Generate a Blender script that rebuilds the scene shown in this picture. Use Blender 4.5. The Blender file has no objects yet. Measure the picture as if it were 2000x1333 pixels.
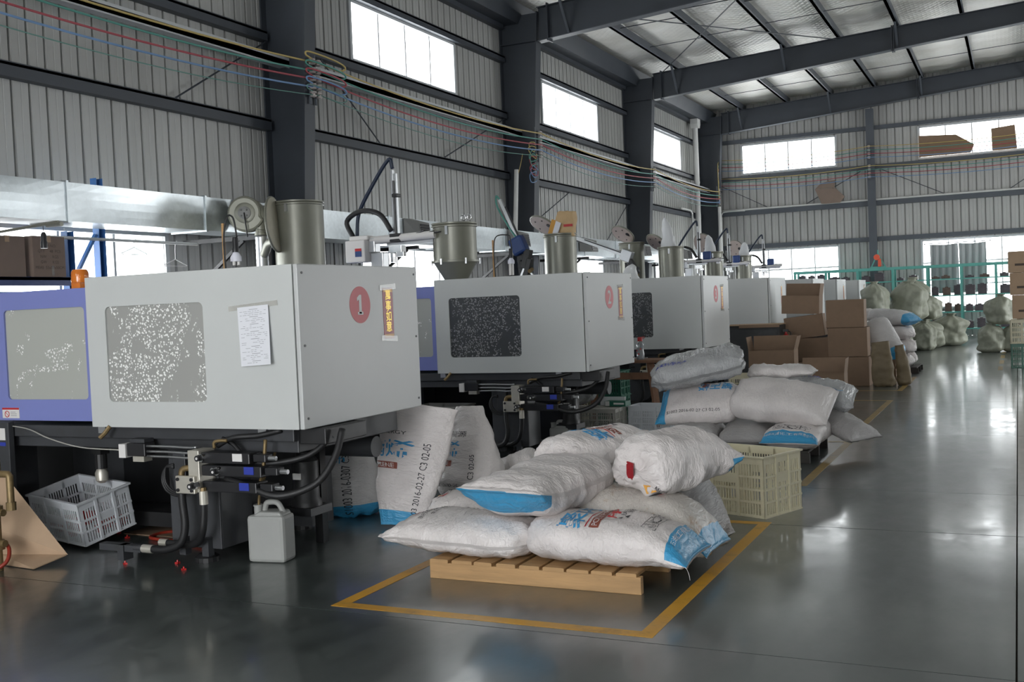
import bpy, bmesh, math, random
from mathutils import Vector, Matrix, noise
random.seed(7)
PI = math.pi
SC = bpy.context.scene
COL = SC.collection

# ------------------------------------------------------------------ camera
cam_d = bpy.data.cameras.new('camera')
cam_d.sensor_width = 36.0
cam_d.lens = 36.0 * 2077.7 / 2000.0
cam_d.clip_start = 0.05
cam_d.clip_end = 300
cam = bpy.data.objects.new('camera', cam_d)
COL.objects.link(cam)
def _cam_axes(yaw, pitch, roll):
    f = Vector((-math.sin(yaw), math.cos(yaw), 0)); r = Vector((math.cos(yaw), math.sin(yaw), 0)); u = Vector((0, 0, 1))
    f2 = f * math.cos(pitch) - u * math.sin(pitch); u2 = u * math.cos(pitch) + f * math.sin(pitch)
    r3 = r * math.cos(roll) + u2 * math.sin(roll); u3 = u2 * math.cos(roll) - r * math.sin(roll)
    return r3, u3, f2
_r, _u, _f = _cam_axes(.44516, .03322, -.04211)
cam.matrix_world = Matrix(((_r.x, _u.x, -_f.x, 0), (_r.y, _u.y, -_f.y, 0), (_r.z, _u.z, -_f.z, 1.5), (0, 0, 0, 1)))
SC.camera = cam

# ------------------------------------------------------------------ daylight: a bright overcast sky seen and felt through the openings
SKY = 9.0
w = bpy.data.worlds.new('sky'); SC.world = w; w.use_nodes = True
nt = w.node_tree; nt.nodes.clear()
wo = nt.nodes.new('ShaderNodeOutputWorld'); bg = nt.nodes.new('ShaderNodeBackground')
bg.inputs[0].default_value = (.965, .985, 1.0, 1); bg.inputs[1].default_value = SKY
nt.links.new(bg.outputs[0], wo.inputs[0])

SC.view_settings.view_transform = 'Standard'
SC.view_settings.look = 'None'
SC.view_settings.gamma = 1.0
SC.view_settings.use_curve_mapping = False
SC.view_settings.exposure = 0.22

# hall: left wall x = XL, far wall y = YF, right wall x = XR, rear wall y = YB
XL, XR, YB, YF = -9.55, 10.0, -6.0, 35.5
# openings per wall: (a0, a1, z0, z1)   a = y on the side walls, x on the end walls
OPEN = {
 'left': [(6.9, 10.12, 1.0, 2.55), (14.49, 17.94, 1.0, 2.55), (22.08, 25.53, 1.0, 2.55), (29.90, 32.89, 1.0, 2.55),
          (6.9, 10.35, 5.55, 6.48), (14.49, 17.94, 5.55, 6.48), (22.08, 25.53, 5.55, 6.48), (29.90, 32.89, 5.55, 6.48)],
 'far': [(-8.17, -5.18, 1.0, 2.97), (-2.65, .34, .9, 2.97), (3.1, 6.09, .9, 2.97),
         (-8.17, -5.18, 5.55, 6.48), (-2.65, .34, 5.55, 6.48), (3.1, 6.09, 5.55, 6.48)],
 'right': [(17.0, 20.45, 1.0, 2.8), (24.5, 30.02, 0.0, 4.5), (11.0, 14.45, 5.6, 6.9), (19.0, 22.45, 5.6, 6.9), (27.0, 30.45, 5.6, 6.9)],
 'back': [(-5.6, -.54, 0.0, 4.4), (2.0, 5.45, 1.0, 2.9), (-8.0, -4.55, 5.4, 6.6), (-2.0, 1.45, 5.4, 6.6), (5.0, 8.45, 5.4, 6.6)],
}
def portal(wall, a0, a1, z0, z1):
    """daylight portal in an opening: lets Cycles find the sky through it (gives no light of its own)"""
    d = bpy.data.lights.new('daylight_portal', 'AREA'); d.shape = 'RECTANGLE'
    d.size = a1 - a0; d.size_y = z1 - z0; d.energy = 1.0
    d.cycles.is_portal = True
    o = bpy.data.objects.new('daylight_portal', d); COL.objects.link(o)
    c = (a0 + a1) / 2; z = (z0 + z1) / 2
    if wall == 'left': o.location = (XL - .12, c, z); n = Vector((1, 0, 0))
    elif wall == 'right': o.location = (XR + .12, c, z); n = Vector((-1, 0, 0))
    elif wall == 'far': o.location = (c, YF + .12, z); n = Vector((0, -1, 0))
    else: o.location = (c, YB - .12, z); n = Vector((0, 1, 0))
    zz = -n; yy = Vector((0, 0, 1)); xx = yy.cross(zz)
    o.rotation_euler = Matrix((xx, yy, zz)).transposed().to_euler()
for wl, L in OPEN.items():
    for t in L: portal(wl, *t)

# ------------------------------------------------------------------ mesh helpers
def S(r, g, b):
    f = lambda c: (c / 255 / 12.92) if c / 255 <= .04045 else ((c / 255 + .055) / 1.055) ** 2.4
    return (f(r), f(g), f(b), 1)

class MB:
    def __init__(s): s.v = []; s.f = []; s.m = []; s.uv = None; s.mi = 0
    def add(s, vs, fs):
        b = len(s.v); s.v += [tuple(p) for p in vs]
        for f in fs: s.f.append([b + i for i in f]); s.m.append(s.mi)
    def box(s, x0, x1, y0, y1, z0, z1):
        if x0 > x1: x0, x1 = x1, x0
        if y0 > y1: y0, y1 = y1, y0
        if z0 > z1: z0, z1 = z1, z0
        s.add([(x0,y0,z0),(x1,y0,z0),(x1,y1,z0),(x0,y1,z0),(x0,y0,z1),(x1,y0,z1),(x1,y1,z1),(x0,y1,z1)],
              [(0,3,2,1),(4,5,6,7),(0,1,5,4),(1,2,6,5),(2,3,7,6),(3,0,4,7)]); return s
    def obox(s, c, size, R):
        hx, hy, hz = (q / 2 for q in size); c = Vector(c)
        vs = [c + R @ Vector((a * hx, b * hy, d * hz)) for d in (-1, 1) for a, b in ((-1,-1),(1,-1),(1,1),(-1,1))]
        s.add(vs, [(0,3,2,1),(4,5,6,7),(0,1,5,4),(1,2,6,5),(2,3,7,6),(3,0,4,7)]); return s
    def bar(s, a, b, wx, wy, up=(0, 0, 1)):
        """rectangular bar from a to b"""
        a = Vector(a); b = Vector(b); z = (b - a).normalized(); u = Vector(up)
        if abs(z.dot(u)) > .98: u = Vector((0, 1, 0))
        x = u.cross(z).normalized(); y = z.cross(x)
        s.obox((a + b) / 2, (wx, wy, (b - a).length), Matrix((x, y, z)).transposed()); return s
    def tube(s, pts, r, n=10, cap=True):
        pts = [Vector(p) for p in pts]; N = len(pts); vs = []; prev = None
        for i, p in enumerate(pts):
            t = (pts[min(i + 1, N - 1)] - pts[max(i - 1, 0)]).normalized()
            if prev is None:
                u = Vector((0, 0, 1)) if abs(t.z) < .9 else Vector((1, 0, 0))
                x = u.cross(t).normalized()
            else:
                x = (prev - t * prev.dot(t)).normalized()
            prev = x; y = t.cross(x)
            rr = r[i] if isinstance(r, (list, tuple)) else r
            for k in range(n):
                a = 2 * PI * k / n; vs.append(p + (x * math.cos(a) + y * math.sin(a)) * rr)
        fs = [(i*n+k, i*n+(k+1)%n, (i+1)*n+(k+1)%n, (i+1)*n+k) for i in range(N - 1) for k in range(n)]
        if cap: fs += [tuple(range(n - 1, -1, -1)), tuple((N-1)*n + k for k in range(n))]
        s.add(vs, fs); return s
    def lathe(s, prof, c=(0, 0, 0), n=24, axis=(0, 0, 1), sx=1, sy=1):
        """profile [(r, h)] turned about axis through c"""
        c = Vector(c); z = Vector(axis).normalized(); u = Vector((1, 0, 0)) if abs(z.x) < .9 else Vector((0, 1, 0))
        y = z.cross(u).normalized(); x = y.cross(z)
        vs = [c + z * h + (x * math.cos(2*PI*k/n) * sx + y * math.sin(2*PI*k/n) * sy) * max(r, 1e-4) for r, h in prof for k in range(n)]
        N = len(prof)
        fs = [(i*n+k, i*n+(k+1)%n, (i+1)*n+(k+1)%n, (i+1)*n+k) for i in range(N - 1) for k in range(n)]
        fs += [tuple(range(n - 1, -1, -1)), tuple((N-1)*n + k for k in range(n))]
        s.add(vs, fs); return s
    def prism(s, poly, f0, f1):
        """poly: 2-D points; f0, f1 map (a, b) to the two end faces"""
        n = len(poly); vs = [f0(*p) for p in poly] + [f1(*p) for p in poly]
        s.add(vs, [tuple(range(n - 1, -1, -1)), tuple(range(n, 2 * n))] + [(i, (i+1)%n, n+(i+1)%n, n+i) for i in range(n)]); return s
    def panel_hole(s, x0, x1, z0, z1, hx0, hx1, hz0, hz1, rad, y0, y1):
        """upright sheet in the x-z plane, y0 (front) .. y1, with a round-cornered hole"""
        k = 6; inner = []
        for cx, cz, a0 in ((hx1-rad, hz1-rad, 0), (hx0+rad, hz1-rad, PI/2), (hx0+rad, hz0+rad, PI), (hx1-rad, hz0+rad, 1.5*PI)):
            inner.append([(cx + rad*math.cos(a0 + PI/2*i/k), cz + rad*math.sin(a0 + PI/2*i/k)) for i in range(k + 1)])
        outer = [(x1, z1), (x0, z1), (x0, z0), (x1, z0)]
        for yy, flip in ((y0, 0), (y1, 1)):
            for q in range(4):
                arc = inner[q]; nx = inner[(q + 1) % 4]
                tri = [(outer[q], arc[i + 1], arc[i]) for i in range(k)]
                quad = (outer[q], outer[(q+1)%4], nx[0], arc[-1])
                for P in tri + [quad]:
                    vs = [(a, yy, b) for a, b in P]; f = tuple(range(len(vs)))
                    s.add(vs, [f if flip else f[::-1]])
        ring = [p for a in inner for p in a]; n = len(ring)
        s.add([(a, y0, b) for a, b in ring] + [(a, y1, b) for a, b in ring], [(i, (i+1)%n, n+(i+1)%n, n+i) for i in range(n)])
        s.add([(a, y0, b) for a, b in outer] + [(a, y1, b) for a, b in outer], [((i+1)%4, i, 4+i, 4+(i+1)%4) for i in range(4)]); return s
    def build(s, name, mat, parent=None, smooth=False, bevel=0.0, local=False, fix=False):
        """one mesh object. World coordinates unless local; its origin goes to its base (or to its parent's)"""
        me = bpy.data.meshes.new(name)
        if local: off = Vector((0, 0, 0))
        elif parent is not None: off = wloc(parent)
        else:
            lo = [min(p[i] for p in s.v) for i in range(3)]; hi = [max(p[i] for p in s.v) for i in range(3)]
            off = Vector(((lo[0]+hi[0])/2, (lo[1]+hi[1])/2, lo[2]))
        me.from_pydata([tuple(Vector(p) - off) for p in s.v], [], s.f)
        for m in (mat if isinstance(mat, (list, tuple)) else [mat]): me.materials.append(m)
        if any(s.m): me.polygons.foreach_set('material_index', s.m)
        if s.uv:
            ul = me.uv_layers.new(name='UVMap')
            for li, lp in enumerate(me.loops): ul.data[li].uv = s.uv[lp.vertex_index]
        if fix or smooth:
            bm = bmesh.new(); bm.from_mesh(me); bmesh.ops.recalc_face_normals(bm, faces=bm.faces); bm.to_mesh(me); bm.free()
        if smooth: me.polygons.foreach_set('use_smooth', [True] * len(me.polygons)); 
        if smooth == 'auto': me.set_sharp_from_angle(angle=math.radians(38))
        me.update()
        o = bpy.data.objects.new(name, me); COL.objects.link(o)
        if parent is not None: o.parent = parent
        elif not local: o.location = off
        if bevel:
            md = o.modifiers.new('bevel', 'BEVEL'); md.width = bevel; md.segments = 2; md.limit_method = 'ANGLE'
        return o

def wloc(o):
    p = Vector((0, 0, 0))
    while o is not None: p += o.location; o = o.parent
    return p
def tag(o, label=None, cat=None, group=None, kind=None):
    if label: o['label'] = label
    if cat: o['category'] = cat
    if group: o['group'] = group
    if kind: o['kind'] = kind
    return o
def thing(name, label, cat, loc=(0, 0, 0), rz=0.0, group=None, kind=None, rot=None):
    o = bpy.data.objects.new(name, None); COL.objects.link(o); o.empty_display_size = .1
    o.location = loc; o.rotation_euler = rot if rot else (0, 0, rz)
    return tag(o, label, cat, group, kind)
def copy_tree(o, parent=None):
    c = o.copy(); COL.objects.link(c); c.parent = parent
    for ch in o.children: copy_tree(ch, c)
    return c
def spl(pts, k=6):
    """Catmull-Rom through pts"""
    P = [Vector(p) for p in pts]; P = [P[0]*2 - P[1]] + P + [P[-1]*2 - P[-2]]; out = []
    for i in range(1, len(P) - 2):
        a, b, c, d = P[i-1:i+3]
        for j in range(k):
            t = j / k
            out.append(.5*((2*b) + (c-a)*t + (2*a-5*b+4*c-d)*t*t + (3*b-a-3*c+d)*t**3))
    out.append(P[-2]); return out
def Rz(a): return Matrix.Rotation(a, 3, 'Z')
def Re(x, y, z): return (Matrix.Rotation(z, 3, 'Z') @ Matrix.Rotation(y, 3, 'Y') @ Matrix.Rotation(x, 3, 'X'))

_TXT = {}
def text_mesh(body, bold=0.0):
    """outline of a text as (verts2d, faces), cap height about .7, baseline at 0, starts at x = 0"""
    key = (body, bold)
    if key not in _TXT:
        cu = bpy.data.curves.new('t', 'FONT'); cu.body = body; cu.offset = bold; cu.resolution_u = 3
        o = bpy.data.objects.new('t', cu); COL.objects.link(o)
        bpy.context.view_layer.update()
        me = bpy.data.meshes.new_from_object(o.evaluated_get(bpy.context.evaluated_depsgraph_get()))
        vs = [(v.co.x, v.co.y) for v in me.vertices]; fs = [tuple(p.vertices) for p in me.polygons]
        bpy.data.objects.remove(o); bpy.data.curves.remove(cu); bpy.data.meshes.remove(me)
        x0 = min(v[0] for v in vs)
        _TXT[key] = ([(a - x0, b) for a, b in vs], fs, max(v[0] for v in vs) - x0)
    return _TXT[key]
def flat_text(mb, body, f, size, bold=0.0, align='C'):
    """adds text to mb through f(x, y) -> point"""
    vs, fs, wd = text_mesh(body, bold); dx = {'C': wd / 2, 'L': 0, 'R': wd}[align]
    mb.add([f((a - dx) * size, (b - .34) * size) for a, b in vs], fs)

# ------------------------------------------------------------------ materials
def nodes(name):
    m = bpy.data.materials.new(name); m.use_nodes = True; t = m.node_tree
    return m, t, t.nodes['Principled BSDF']
def mat(name, col, rough=.5, metal=0.0, var=0.0, vs=3.0, bump=0.0, bs=60.0, rvar=0.0, spec=None, coat=0.0, dirt=None, dirt_amt=.0, stretch=(1, 1, 1), coord='Object', trans=0.0, sub=0.0):
    m, t, p = nodes(name); N = t.nodes; L = t.links
    p.inputs['Roughness'].default_value = rough; p.inputs['Metallic'].default_value = metal
    p.inputs['Base Color'].default_value = col
    if spec is not None: p.inputs['Specular IOR Level'].default_value = spec
    if coat: p.inputs['Coat Weight'].default_value = coat; p.inputs['Coat Roughness'].default_value = .12
    if trans: p.inputs['Transmission Weight'].default_value = trans
    if sub: p.inputs['Subsurface Weight'].default_value = sub; p.inputs['Subsurface Radius'].default_value = (.02, .02, .02)
    m.diffuse_color = col
    if var or bump or rvar or dirt:
        c = N.new('ShaderNodeTexCoord'); mp = N.new('ShaderNodeMapping'); mp.inputs['Scale'].default_value = stretch
        L.new(c.outputs[coord], mp.inputs[0])
        src = mp.outputs[0]
    if var or rvar:
        n = N.new('ShaderNodeTexNoise'); n.inputs['Scale'].default_value = vs; n.inputs['Detail'].default_value = 5; n.inputs['Roughness'].default_value = .6
        L.new(src, n.inputs['Vector'])
    colout = None
    if var:
        r = N.new('ShaderNodeMapRange'); r.inputs['From Min'].default_value = .25; r.inputs['From Max'].default_value = .75
        r.inputs['To Min'].default_value = 1 - var; r.inputs['To Max'].default_value = 1 + var
        L.new(n.outputs['Fac'], r.inputs['Value'])
        mx = N.new('ShaderNodeMix'); mx.data_type = 'RGBA'; mx.blend_type = 'MULTIPLY'; mx.inputs[0].default_value = 1
        mx.inputs[6].default_value = col; L.new(r.outputs[0], mx.inputs[7]); colout = mx.outputs[2]
    if dirt:
        n2 = N.new('ShaderNodeTexNoise'); n2.inputs['Scale'].default_value = vs * 1.7; n2.inputs['Detail'].default_value = 7; n2.inputs['Roughness'].default_value = .7
        L.new(src, n2.inputs['Vector'])
        r2 = N.new('ShaderNodeMapRange'); r2.inputs['From Min'].default_value = .52; r2.inputs['From Max'].default_value = .75
        r2.inputs['To Max'].default_value = dirt_amt; L.new(n2.outputs['Fac'], r2.inputs['Value'])
        m2 = N.new('ShaderNodeMix'); m2.data_type = 'RGBA'; L.new(r2.outputs[0], m2.inputs[0])
        if colout: L.new(colout, m2.inputs[6])
        else: m2.inputs[6].default_value = col
        m2.inputs[7].default_value = dirt; colout = m2.outputs[2]
    if colout: L.new(colout, p.inputs['Base Color'])
    if rvar:
        r = N.new('ShaderNodeMapRange'); r.inputs['From Min'].default_value = .3; r.inputs['From Max'].default_value = .7
        r.inputs['To Min'].default_value = max(.02, rough - rvar); r.inputs['To Max'].default_value = rough + rvar
        L.new(n.outputs['Fac'], r.inputs['Value']); L.new(r.outputs[0], p.inputs['Roughness'])
    if bump:
        b = N.new('ShaderNodeBump'); b.inputs['Strength'].default_value = bump; b.inputs['Distance'].default_value = .01
        nb = N.new('ShaderNodeTexNoise'); nb.inputs['Scale'].default_value = bs; nb.inputs['Detail'].default_value = 4
        L.new(src, nb.inputs['Vector']); L.new(nb.outputs['Fac'], b.inputs['Height']); L.new(b.outputs[0], p.inputs['Normal'])
    return m
MT = {}
MT['sheet'] = mat('wall_sheet', (.40, .40, .385, 1), .38, 0, var=.10, vs=.8, rvar=.08, stretch=(1, 1, .15), dirt=(.22, .21, .19, 1), dirt_amt=.35)
MT['steel'] = mat('painted_steel', (.040, .047, .058, 1), .5, 0, var=.15, vs=1.5, rvar=.06)
MT['steel2'] = mat('painted_purlin_steel', (.075, .085, .10, 1), .5, 0, var=.15, vs=1.5)
MT['galv'] = None
MT['pvc'] = mat('white_pvc', (.62, .62, .60, 1), .4)
MT['frame'] = mat('window_frame_paint', (.50, .52, .53, 1), .4)
MT['white'] = mat('machine_white_enamel', (.56, .575, .565, 1), .33, 0, var=.04, vs=1.2, rvar=.05, bump=.03, bs=220)
MT['endwhite'] = mat('end_panel_enamel', (.53, .54, .535, 1), .34, 0, var=.04, vs=1.3, rvar=.02, bump=.03, bs=200)
MT['purple'] = mat('violet_blue_enamel', (.20, .23, .53, 1), .33, 0, var=.05, vs=1.2, rvar=.04, dirt=(.2, .2, .33, 1), dirt_amt=.2)
MT['iron'] = mat('machine_base_grey', (.045, .047, .052, 1), .5, 0, var=.25, vs=2.5, rvar=.1, dirt=(.03, .028, .025, 1), dirt_amt=.6)
MT['irond'] = mat('oily_black_iron', (.018, .018, .019, 1), .45, 0, var=.3, vs=4, rvar=.12)
MT['rubber'] = mat('black_rubber', (.014, .014, .015, 1), .5, bump=.1, bs=300)
MT['chrome'] = mat('bright_chrome', (.75, .75, .75, 1), .18, 1)
MT['alu'] = mat('aluminium', (.55, .56, .57, 1), .35, .9, var=.08, vs=6)
MT['zinc'] = mat('zinc_plated_block', (.60, .57, .50, 1), .4, .5, var=.1, vs=8)
MT['brass'] = mat('old_brass', (.24, .17, .08, 1), .48, .5, var=.25, vs=9, dirt=(.10, .07, .04, 1), dirt_amt=.6)
MT['hopper'] = mat('hopper_olive_grey', (.215, .215, .175, 1), .36, .25, var=.08, vs=2.5, rvar=.06, dirt=(.2, .19, .15, 1), dirt_amt=.3)
MT['hopperlid'] = mat('hopper_lid_cream', (.50, .47, .37, 1), .4, .1, var=.08, vs=4, dirt=(.3, .25, .17, 1), dirt_amt=.4)
MT['lidpink'] = mat('lid_inside', (.42, .35, .31, 1), .5, 0, var=.1, vs=3)
MT['orange'] = mat('orange_lens', (.85, .23, .02, 1), .2, 0, coat=.6, trans=.25)
MT['red'] = mat('red_plastic', (.50, .02, .02, 1), .35)
MT['redhose'] = mat('red_hose', (.28, .03, .015, 1), .4)
MT['blackp'] = mat('black_plastic', (.02, .02, .022, 1), .35)
MT['bluep'] = mat('blue_valve', (.03, .05, .35, 1), .4)
MT['blue'] = mat('blue_cover', (.02, .055, .19, 1), .45)
MT['bluehose'] = mat('dark_blue_hose', (.010, .020, .045, 1), .45)
MT['rackblue'] = mat('rack_blue_paint', (.06, .17, .42, 1), .4, 0, var=.1, vs=5)
MT['rackdark'] = mat('rack_beam_blue', (.025, .05, .18, 1), .4)
MT['shelfgreen'] = mat('shelf_green_paint', (.10, .36, .31, 1), .45, var=.1, vs=4)
MT['mold'] = mat('mould_steel', (.085, .075, .085, 1), .5, .3, var=.25, vs=6)
MT['mold2'] = mat('rusty_mould_steel', (.12, .085, .07, 1), .6, .2, var=.3, vs=8)
MT['card'] = mat('cardboard', (.235, .155, .10, 1), .75, 0, var=.08, vs=4, bump=.05, bs=120, dirt=(.18, .115, .07, 1), dirt_amt=.4)
MT['card2'] = mat('pale_cardboard', (.46, .32, .21, 1), .75, 0, var=.06, vs=4, bump=.05, bs=120, dirt=(.40, .27, .17, 1), dirt_amt=.4)
MT['carddark'] = mat('grey_brown_cardboard', (.23, .17, .135, 1), .8, 0, var=.08, vs=4)
MT['print'] = mat('carton_print', (.10, .075, .06, 1), .8)
MT['tape'] = mat('clear_tape', (.62, .60, .55, 1), .12)
MT['tape'].node_tree.nodes['Principled BSDF'].inputs['Alpha'].default_value = .32
MT['yellow'] = mat('yellow_floor_paint', (.66, .34, .03, 1), .4, 0, var=.15, vs=3, rvar=.1, dirt=(.20, .13, .05, 1), dirt_amt=.75)
MT['yellowworn'] = mat('worn_yellow_floor_paint', (.30, .20, .06, 1), .4, 0, var=.2, vs=3, dirt=(.06, .065, .06, 1), dirt_amt=.9)
MT['cratewhite'] = mat('white_crate_plastic', (.62, .64, .67, 1), .35, var=.04, vs=5)
MT['crategrey'] = mat('dusty_crate_plastic', (.42, .41, .37, 1), .5, var=.1, vs=6)
MT['cratebeige'] = mat('ivory_crate_plastic', (.66, .61, .44, 1), .4, var=.06, vs=5, dirt=(.42, .36, .22, 1), dirt_amt=.4)
MT['crategreen'] = mat('green_crate_plastic', (.02, .13, .085, 1), .4, var=.1, vs=5)
MT['cratered'] = mat('red_crate_plastic', (.38, .03, .03, 1), .4, var=.1, vs=5)
MT['can'] = mat('translucent_jerrycan', (.38, .385, .37, 1), .4, sub=.4, var=.05, vs=6)
MT['film'] = mat('plastic_film', (.66, .67, .68, 1), .12, 0, bump=.35, bs=28, sub=.2)
MT['paper'] = mat('white_paper', (.75, .76, .80, 1), .7)
MT['ink'] = mat('grey_ink', (.30, .30, .32, 1), .7)
MT['black'] = mat('black_ink', (.03, .03, .035, 1), .6)
MT['bagblue'] = mat('bag_print_blue', (.05, .30, .58, 1), .35)
MT['bagbrown'] = mat('bag_print_brown', (.27, .075, .05, 1), .35)
MT['bagred'] = mat('bag_print_red', (.50, .03, .035, 1), .35)
MT['bagorange'] = mat('bag_print_orange', (.72, .36, .08, 1), .35)
MT['bagwhite'] = mat('bag_print_white', (.75, .73, .72, 1), .4)
MT['pinkred'] = mat('number_sticker_red', (.74, .22, .24, 1), .5)
MT['bannerred'] = mat('banner_red', (.30, .012, .02, 1), .35, var=.3, vs=60)
MT['gold'] = mat('gold_foil', (.85, .55, .06, 1), .3, .3)
MT['wood'] = mat('pallet_pine', (.45, .27, .12, 1), .65, 0, var=.22, vs=4, bump=.1, bs=60, stretch=(.5, 6, 6), dirt=(.26, .15, .07, 1), dirt_amt=.6)
MT['wooddark'] = mat('old_bench_wood', (.20, .10, .055, 1), .65, 0, var=.25, vs=4, bump=.1, bs=60, stretch=(2, 6, 1), dirt=(.08, .04, .025, 1), dirt_amt=.6)
MT['woodblack'] = mat('oil_dark_pallet_wood', (.04, .035, .03, 1), .7, var=.2, vs=5)
MT['sackgreen'] = mat('woven_green_sack', (.30, .315, .25, 1), .5, 0, var=.15, vs=5, bump=.7, bs=14)
MT['sackbrown'] = mat('woven_brown_sack', (.17, .13, .075, 1), .6, 0, var=.12, vs=5, bump=.2, bs=40)
MT['kraft'] = mat('kraft_paper', (.55, .38, .20, 1), .7, 0, var=.08, vs=6, bump=.15, bs=30)
MT['amber'] = mat('amber_tape', (.65, .33, .05, 1), .4)
MT['cable_yellow'] = mat('yellow_cable', (.50, .38, .13, 1), .5)
MT['cable_green'] = mat('green_cable', (.08, .28, .23, 1), .5)
MT['cable_red'] = mat('red_cable', (.36, .06, .075, 1), .5)
MT['cable_blue'] = mat('blue_cable', (.16, .28, .48, 1), .5)
MT['cable_teal'] = mat('thin_green_cable', (.12, .26, .22, 1), .5)
MT['porcelain'] = mat('porcelain', (.42, .38, .36, 1), .3)
MT['cloth'] = mat('grey_curtain', (.42, .43, .44, 1), .8, sub=.3)
MT['redhoist'] = mat('hoist_orange', (.75, .10, .04, 1), .4)
MT['darkmetal'] = mat('dark_sheet_metal', (.035, .037, .038, 1), .55, 0, var=.3, vs=3, dirt=(.10, .10, .09, 1), dirt_amt=.4)
MT['louvre'] = mat('grey_outlet_plastic', (.24, .24, .23, 1), .45)
MT['bulb'] = mat('white_lamp_plastic', (.70, .70, .78, 1), .3)
MT['clearp'] = mat('clear_bottle_plastic', (.75, .78, .80, 1), .1, trans=.7)
MT['warn'] = mat('warning_label_white', (.72, .70, .68, 1), .5)
MT['bench_top'] = MT['wooddark']

def glass_mat():
    m = bpy.data.materials.new('window_glass'); m.use_nodes = True; t = m.node_tree; t.nodes.clear()
    o = t.nodes.new('ShaderNodeOutputMaterial'); mx = t.nodes.new('ShaderNodeMixShader'); a = t.nodes.new('ShaderNodeBsdfTransparent'); b = t.nodes.new('ShaderNodeBsdfGlossy')
    a.inputs[0].default_value = (.94, .95, .95, 1); b.inputs['Roughness'].default_value = .05; mx.inputs[0].default_value = .08
    t.links.new(a.outputs[0], mx.inputs[1]); t.links.new(b.outputs[0], mx.inputs[2]); t.links.new(mx.outputs[0], o.inputs[0]); return m
MT['glass'] = glass_mat()

def floor_mat():
    m, t, p = nodes('polished_floor'); N = t.nodes; L = t.links
    c = N.new('ShaderNodeNewGeometry')
    n1 = N.new('ShaderNodeTexNoise'); n1.inputs['Scale'].default_value = .9; n1.inputs['Detail'].default_value = 8; n1.inputs['Roughness'].default_value = .62
    n2 = N.new('ShaderNodeTexNoise'); n2.inputs['Scale'].default_value = 6.0; n2.inputs['Detail'].default_value = 6; n2.inputs['Roughness'].default_value = .65
    n3 = N.new('ShaderNodeTexNoise'); n3.inputs['Scale'].default_value = 38; n3.inputs['Detail'].default_value = 3
    mp = N.new('ShaderNodeMapping'); mp.inputs['Scale'].default_value = (1, .55, 1); mp.inputs['Rotation'].default_value = (0, 0, .5)
    L.new(c.outputs['Position'], mp.inputs[0])
    for n in (n1, n2, n3): L.new(mp.outputs[0], n.inputs['Vector'])
    r = N.new('ShaderNodeValToRGB'); e = r.color_ramp.elements
    e[0].position = .30; e[0].color = (.018, .027, .026, 1); e[1].position = .72; e[1].color = (.070, .084, .078, 1)
    L.new(n1.outputs['Fac'], r.inputs[0])
    r2 = N.new('ShaderNodeMapRange'); r2.inputs['From Min'].default_value = .3; r2.inputs['From Max'].default_value = .7; r2.inputs['To Min'].default_value = .72; r2.inputs['To Max'].default_value = 1.28
    L.new(n2.outputs['Fac'], r2.inputs['Value'])
    mx = N.new('ShaderNodeMix'); mx.data_type = 'RGBA'; mx.blend_type = 'MULTIPLY'; mx.inputs[0].default_value = 1
    L.new(r.outputs[0], mx.inputs[6]); L.new(r2.outputs[0], mx.inputs[7]); L.new(mx.outputs[2], p.inputs['Base Color'])
    rr = N.new('ShaderNodeMapRange'); rr.inputs['From Min'].default_value = .3; rr.inputs['From Max'].default_value = .7; rr.inputs['To Min'].default_value = .28; rr.inputs['To Max'].default_value = .42
    L.new(n2.outputs['Fac'], rr.inputs['Value']); L.new(rr.outputs[0], p.inputs['Roughness'])
    p.inputs['IOR'].default_value = 2.0; p.inputs['Coat Weight'].default_value = .6; p.inputs['Coat IOR'].default_value = 1.5
    cr = N.new('ShaderNodeMapRange'); cr.inputs['From Min'].default_value = .3; cr.inputs['From Max'].default_value = .7; cr.inputs['To Min'].default_value = .06; cr.inputs['To Max'].default_value = .19
    L.new(n2.outputs['Fac'], cr.inputs['Value']); L.new(cr.outputs[0], p.inputs['Coat Roughness'])
    b = N.new('ShaderNodeBump'); b.inputs['Strength'].default_value = .02; b.inputs['Distance'].default_value = .01
    L.new(n2.outputs['Fac'], b.inputs['Height']); L.new(b.outputs[0], p.inputs['Normal'])
    return m
MT['floor'] = floor_mat()
MT['joint'] = mat('floor_joint', (.09, .075, .06, 1), .8)

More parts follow.
